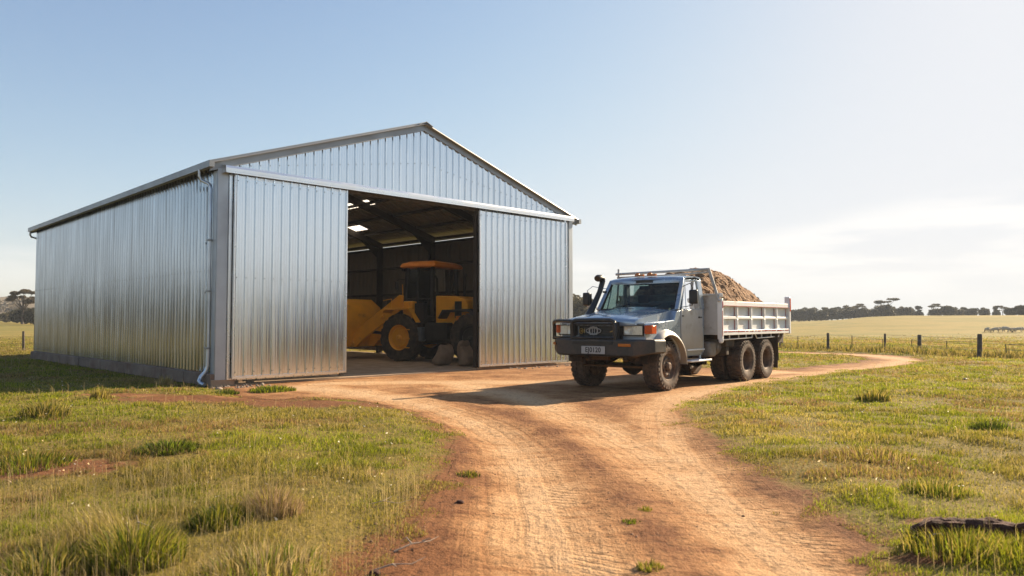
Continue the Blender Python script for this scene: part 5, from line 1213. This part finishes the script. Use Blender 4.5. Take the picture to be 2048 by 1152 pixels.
m.tube([(.1, -.02, .10), (.22, -.08, .16), (.36, -.12, .14)], [.022, .016, .006], 6); m.tube([(-.3, .02, .09), (-.42, -.08, .12), (-.5, -.12, .10)], [.025, .015, .006], 6); m.tube([(.45, .02, .08), (.60, -.05, .12), (.72, -.12, .08)], [.02, .014, .006], 6)
lg = m.build('log', M['earthm'], None, smooth=50); lg.location = (lx0 + .05, ly0, lz - .022); lg.rotation_euler = (0, .03, -.10); tag(lg, 'eroded reddish brown earth bank in the grass at the bottom right', 'log')  # stands for an eroded earth bank, modelled in the shape of a trunk
def stone(u, v, r, label, mat='stone', zz_=0.0, name='stone', seed=1):
    rs = random.Random(seed); x, y = gnd(u, v, 0); b = bmesh.new(); bmesh.ops.create_icosphere(b, subdivisions=2, radius=1)
    for q in b.verts: q.co *= 1 + .5 * (float(vnoise(q.co.x * 1.3 + seed, q.co.y * 1.3, 1, seed)) - .5) + .25 * (rs.random() - .5) * .4
    for q in b.verts: q.co = Vector((q.co.x * r * 1.3, q.co.y * r, q.co.z * r * .62))
    me = bpy.data.meshes.new(name); b.to_mesh(me); b.free(); me.materials.append(M[mat]); me.shade_smooth(); me.set_sharp_from_angle(angle=R(35)); o = bpy.data.objects.new(name, me); COL.objects.link(o)
    o.location = (x, y, H1(x, y) + r * .3 + zz_); o.rotation_euler = (0, 0, rs.uniform(0, 3)); tag(o, label, 'stone'); return o
stone(462, 768, .13, 'pale grey stone against the corner footing of the shed', seed=2); stone(478, 764, .11, 'tawny stone beside the bottom corner of the left sliding door', 'sack', seed=3); stone(500, 766, .10, 'third stone rightward under the left sliding door', seed=4)
stone(438, 778, .06, 'small stone nearest the downpipe outlet', seed=5); stone(752, 1146, .03, 'brown clod at the left shoulder of the track near the bottom', 'earthm', seed=6); stone(920, 1003, .030, 'small dark clod on the left shoulder of the track', 'earthm', seed=7)
stone(1930, 766, .038, 'small black stone alone in the right paddock', 'blkpaint', .02, seed=9); stone(1487, 1020, .014, 'pebble in the right wheel rut', 'earthm', seed=10)
stone(1833, 1088, .02, 'pale pebble by the grass edge at the bottom right', seed=11); stone(1905, 1122, .030, 'largest pale pebble under the lime grass clump', seed=12)
def twig(u, v, pts, r, label, seed=0):
    x, y = gnd(u, v, .02); m = MB()
    for p in pts: m.tube([(a, b, c) for a, b, c in p], [r * (1 - .75 * i / max(1, len(p) - 1)) for i in range(len(p))], 6)
    o = m.build('twig', M['twig'], None, smooth=50); o.location = (x, y, H1(x, y) + .012); tag(o, label, 'twig'); return o
twig(830, 1090, [[(-.12, -.06, 0), (-.02, 0, .03), (.08, .09, .02), (.13, .16, .03)], [(-.02, 0, .03), (-.06, .06, .05), (-.1, .09, .02)], [(.04, .05, .03), (.09, .05, .05)]], .006, 'bleached forked twig on the left shoulder of the track')
twig(785, 1135, [[(-.1, .02, 0), (0, .01, .035), (.1, .06, .02), (.17, .12, .04)], [(0, .01, .035), (.03, -.05, .04)]], .006, 'bleached twig at the very bottom by the left edge of the track')
twig(1880, 1102, [[(-.08, .0, 0), (-.04, .03, .05), (.03, .04, .06), (.07, .0, .01)]], .006, 'thin curved twig at the right edge of the track')
twig(765, 1012, [[(-.14, .0, 0), (0, .02, .03), (.12, -.01, .02), (.2, .05, .03)], [(0, .02, .03), (.06, .08, .05)]], .005, 'pale twig lying in the grass left of the track')
twig(285, 1095, [[(-.05, 0, 0), (-.03, .01, .1), (-.05, .02, .16)], [(-.04, .01, .12), (.06, 0, .09), (.14, -.02, .05)]], .006, 'dead broken stalk in front of the big green clump')
# loose gravel and clods on the track
def clods(name, n, ymin, ymax, r0, r1, cond, mat):
    yy_ = (ymin ** .5 + rng.random(n) * (ymax ** .5 - ymin ** .5)) ** 2; xx_ = (rng.random(n) * 2 - 1) * (.75 * yy_ + .5); k = cond(xx_, yy_); xx_, yy_ = xx_[k], yy_[k]; n = len(xx_)
    r = r0 + (r1 - r0) * rng.random(n) ** 3; z = gh(xx_, yy_) + r * .25; D6 = np.array([(1, 0, 0), (-1, 0, 0), (0, 1, 0), (0, -1, 0), (0, 0, .7), (0, 0, -.7)], float)
    V = np.stack([xx_, yy_, z], -1)[:, None, :] + D6[None] * (r[:, None, None] * (.6 + .8 * rng.random((n, 6, 1)))); T8 = np.array([(0, 2, 4), (2, 1, 4), (1, 3, 4), (3, 0, 4), (2, 0, 5), (1, 2, 5), (3, 1, 5), (0, 3, 5)])
    L = ((np.arange(n) * 6)[:, None, None] + T8[None]).ravel(); return npmesh(name, V.reshape(-1, 3), L, np.arange(n * 8) * 3, mat)
M['clod'] = simple('red_clod', (.52, .30, .17), .95, 0, .5, 3, .3)
tag(clods('gravel', 16000, 3.2, 22, .002, .013, lambda x, y: (sdirt(x, y) > -.3) & (rutinfo(x, y)[0] > .25 + .6 * (vnoise(x, y, 1.5, 99) > .5)) & ~shedin(x, y, .1), M['clod']), kind='stuff')
def alongshed(x, y):
    c, s = math.cos(SA), math.sin(SA); lx = (x - SX) * c + (y - SY) * s; ly = -(x - SX) * s + (y - SY) * c
    return (lx > -.3) & (lx < 12) & (ly < -.1) & (ly > -.8) & ((lx < 1.0) | (lx > 8.4))
tag(clods('rubble', 30000, 13, 26, .010, .055, alongshed, M['stone']), kind='stuff')

# ------------------------------------------------------------------ light
SKYC, SKYS, SUNS, HAZE, EXPO, SKYK = 5.4, .070, 5.0, 0.0005, 1.5, 4.6

SUN_AZ = math.atan2(.78, .625); SUN_EL = R(25)
w = bpy.data.worlds.new('World'); sc.world = w; w.use_nodes = True; nt = w.node_tree; nt.nodes.clear()
o = nt.nodes.new('ShaderNodeOutputWorld'); bg = nt.nodes.new('ShaderNodeBackground'); nt.links.new(bg.outputs[0], o.inputs[0])
sk = nt.nodes.new('ShaderNodeTexSky'); sk.sky_type = 'NISHITA'; sk.sun_disc = False; sk.sun_elevation = SUN_EL; sk.sun_rotation = SUN_AZ
sk.air_density = 1.0; sk.dust_density = 1.0; sk.ozone_density = 2.2; sk.altitude = 50
def wm(op, a, b=0.0, c=None, clamp=False):
    nd = nt.nodes.new('ShaderNodeMath'); nd.operation = op; nd.use_clamp = clamp
    for i, x in enumerate((a, b) if c is None else (a, b, c)):
        if hasattr(x, 'is_linked'): nt.links.new(x, nd.inputs[i])
        else: nd.inputs[i].default_value = x
    return nd.outputs[0]
def wr(fac, p0, p1, a=0.0, b=1.0):
    nd = nt.nodes.new('ShaderNodeMapRange'); nd.interpolation_type = 'SMOOTHSTEP'
    nt.links.new(fac, nd.inputs[0]); nd.inputs[1].default_value = p0; nd.inputs[2].default_value = p1; nd.inputs[3].default_value = a; nd.inputs[4].default_value = b
    return nd.outputs[0]
tc = nt.nodes.new('ShaderNodeTexCoord'); sp = nt.nodes.new('ShaderNodeSeparateXYZ'); nt.links.new(tc.outputs['Generated'], sp.inputs[0])
X_, Y_, Z_ = sp.outputs
az = wm('ARCTAN2', X_, Y_); el = wm('ARCSINE', Z_)
cb = nt.nodes.new('ShaderNodeCombineXYZ'); nt.links.new(wm('MULTIPLY', az, 3.2), cb.inputs[0]); nt.links.new(wm('MULTIPLY', el, 26.0), cb.inputs[1])
no = nt.nodes.new('ShaderNodeTexNoise'); no.inputs['Scale'].default_value = 1.5; no.inputs['Detail'].default_value = 7; no.inputs['Roughness'].default_value = .55
nt.links.new(cb.outputs[0], no.inputs['Vector'])
# a low bank of thin cloud whose top climbs toward the sun
top = wm('MULTIPLY_ADD', wr(az, .1, .62), .062, .088)
band = wm('MULTIPLY', wr(wm('SUBTRACT', top, el), -.012, .02), wr(el, .02, .06, .35, 1.0))
sunny = wr(az, -.25, .5, .35, 1.0)
cl = wm('MULTIPLY', wm('MULTIPLY', wr(no.outputs[0], .38, .58), band), wm('MULTIPLY', sunny, .75))
# the glare round the sun is held to what the camera records of it
s3 = nt.nodes.new('ShaderNodeSeparateColor'); nt.links.new(sk.outputs[0], s3.inputs[0]); c3 = nt.nodes.new('ShaderNodeCombineColor')
for i, k in enumerate((SKYK * .965, SKYK * .99, SKYK * .99)):
    q = wm('DIVIDE', s3.outputs[i], k); q = wm('POWER', wm('ADD', wm('POWER', q, 3.0), 1.0), 1 / 3); nt.links.new(wm('DIVIDE', s3.outputs[i], q) if i < 2 else wm('MULTIPLY', wm('DIVIDE', s3.outputs[i], q), 1.05), c3.inputs[i])
soft = c3.outputs[0]
sc2 = nt.nodes.new('ShaderNodeMix'); sc2.data_type = 'RGBA'; nt.links.new(cl, sc2.inputs[0]); nt.links.new(soft, sc2.inputs[6])
sc2.inputs[7].default_value = (SKYC, SKYC * .985, SKYC * .965, 1)
nt.links.new(sc2.outputs[2], bg.inputs[0]); bg.inputs[1].default_value = SKYS
sl = bpy.data.lights.new('sun', 'SUN'); sl.energy = SUNS; sl.angle = R(.55); sl.color = (1.0, .81, .57)
so = bpy.data.objects.new('sun', sl); COL.objects.link(so)
dv = Vector((-math.sin(SUN_AZ) * math.cos(SUN_EL), -math.cos(SUN_AZ) * math.cos(SUN_EL), -math.sin(SUN_EL)))
so.rotation_euler = dv.to_track_quat('-Z', 'Y').to_euler(); so.location = (30, 25, 25)
# haze
hz = MB().bb(-700, 700, -400, 900, -3, 60)
hm = NT('haze_air'); pv = hm.n('ShaderNodeVolumePrincipled'); pv.inputs['Color'].default_value = (.86, .93, 1.0, 1); pv.inputs['Density'].default_value = HAZE
pv.inputs['Anisotropy'].default_value = 0; hm.l(pv.outputs[0], hm.out.inputs['Volume'])
if HAZE > 0: tag(hz.build('haze', hm.m, smooth=0), kind='stuff')
sc.view_settings.view_transform = 'Standard'; sc.view_settings.look = 'None'; sc.view_settings.gamma = 1; sc.view_settings.exposure = EXPO
sc.render.engine = 'CYCLES'; sc.cycles.max_bounces = 8; sc.cycles.transparent_max_bounces = 12; sc.cycles.volume_bounces = 0
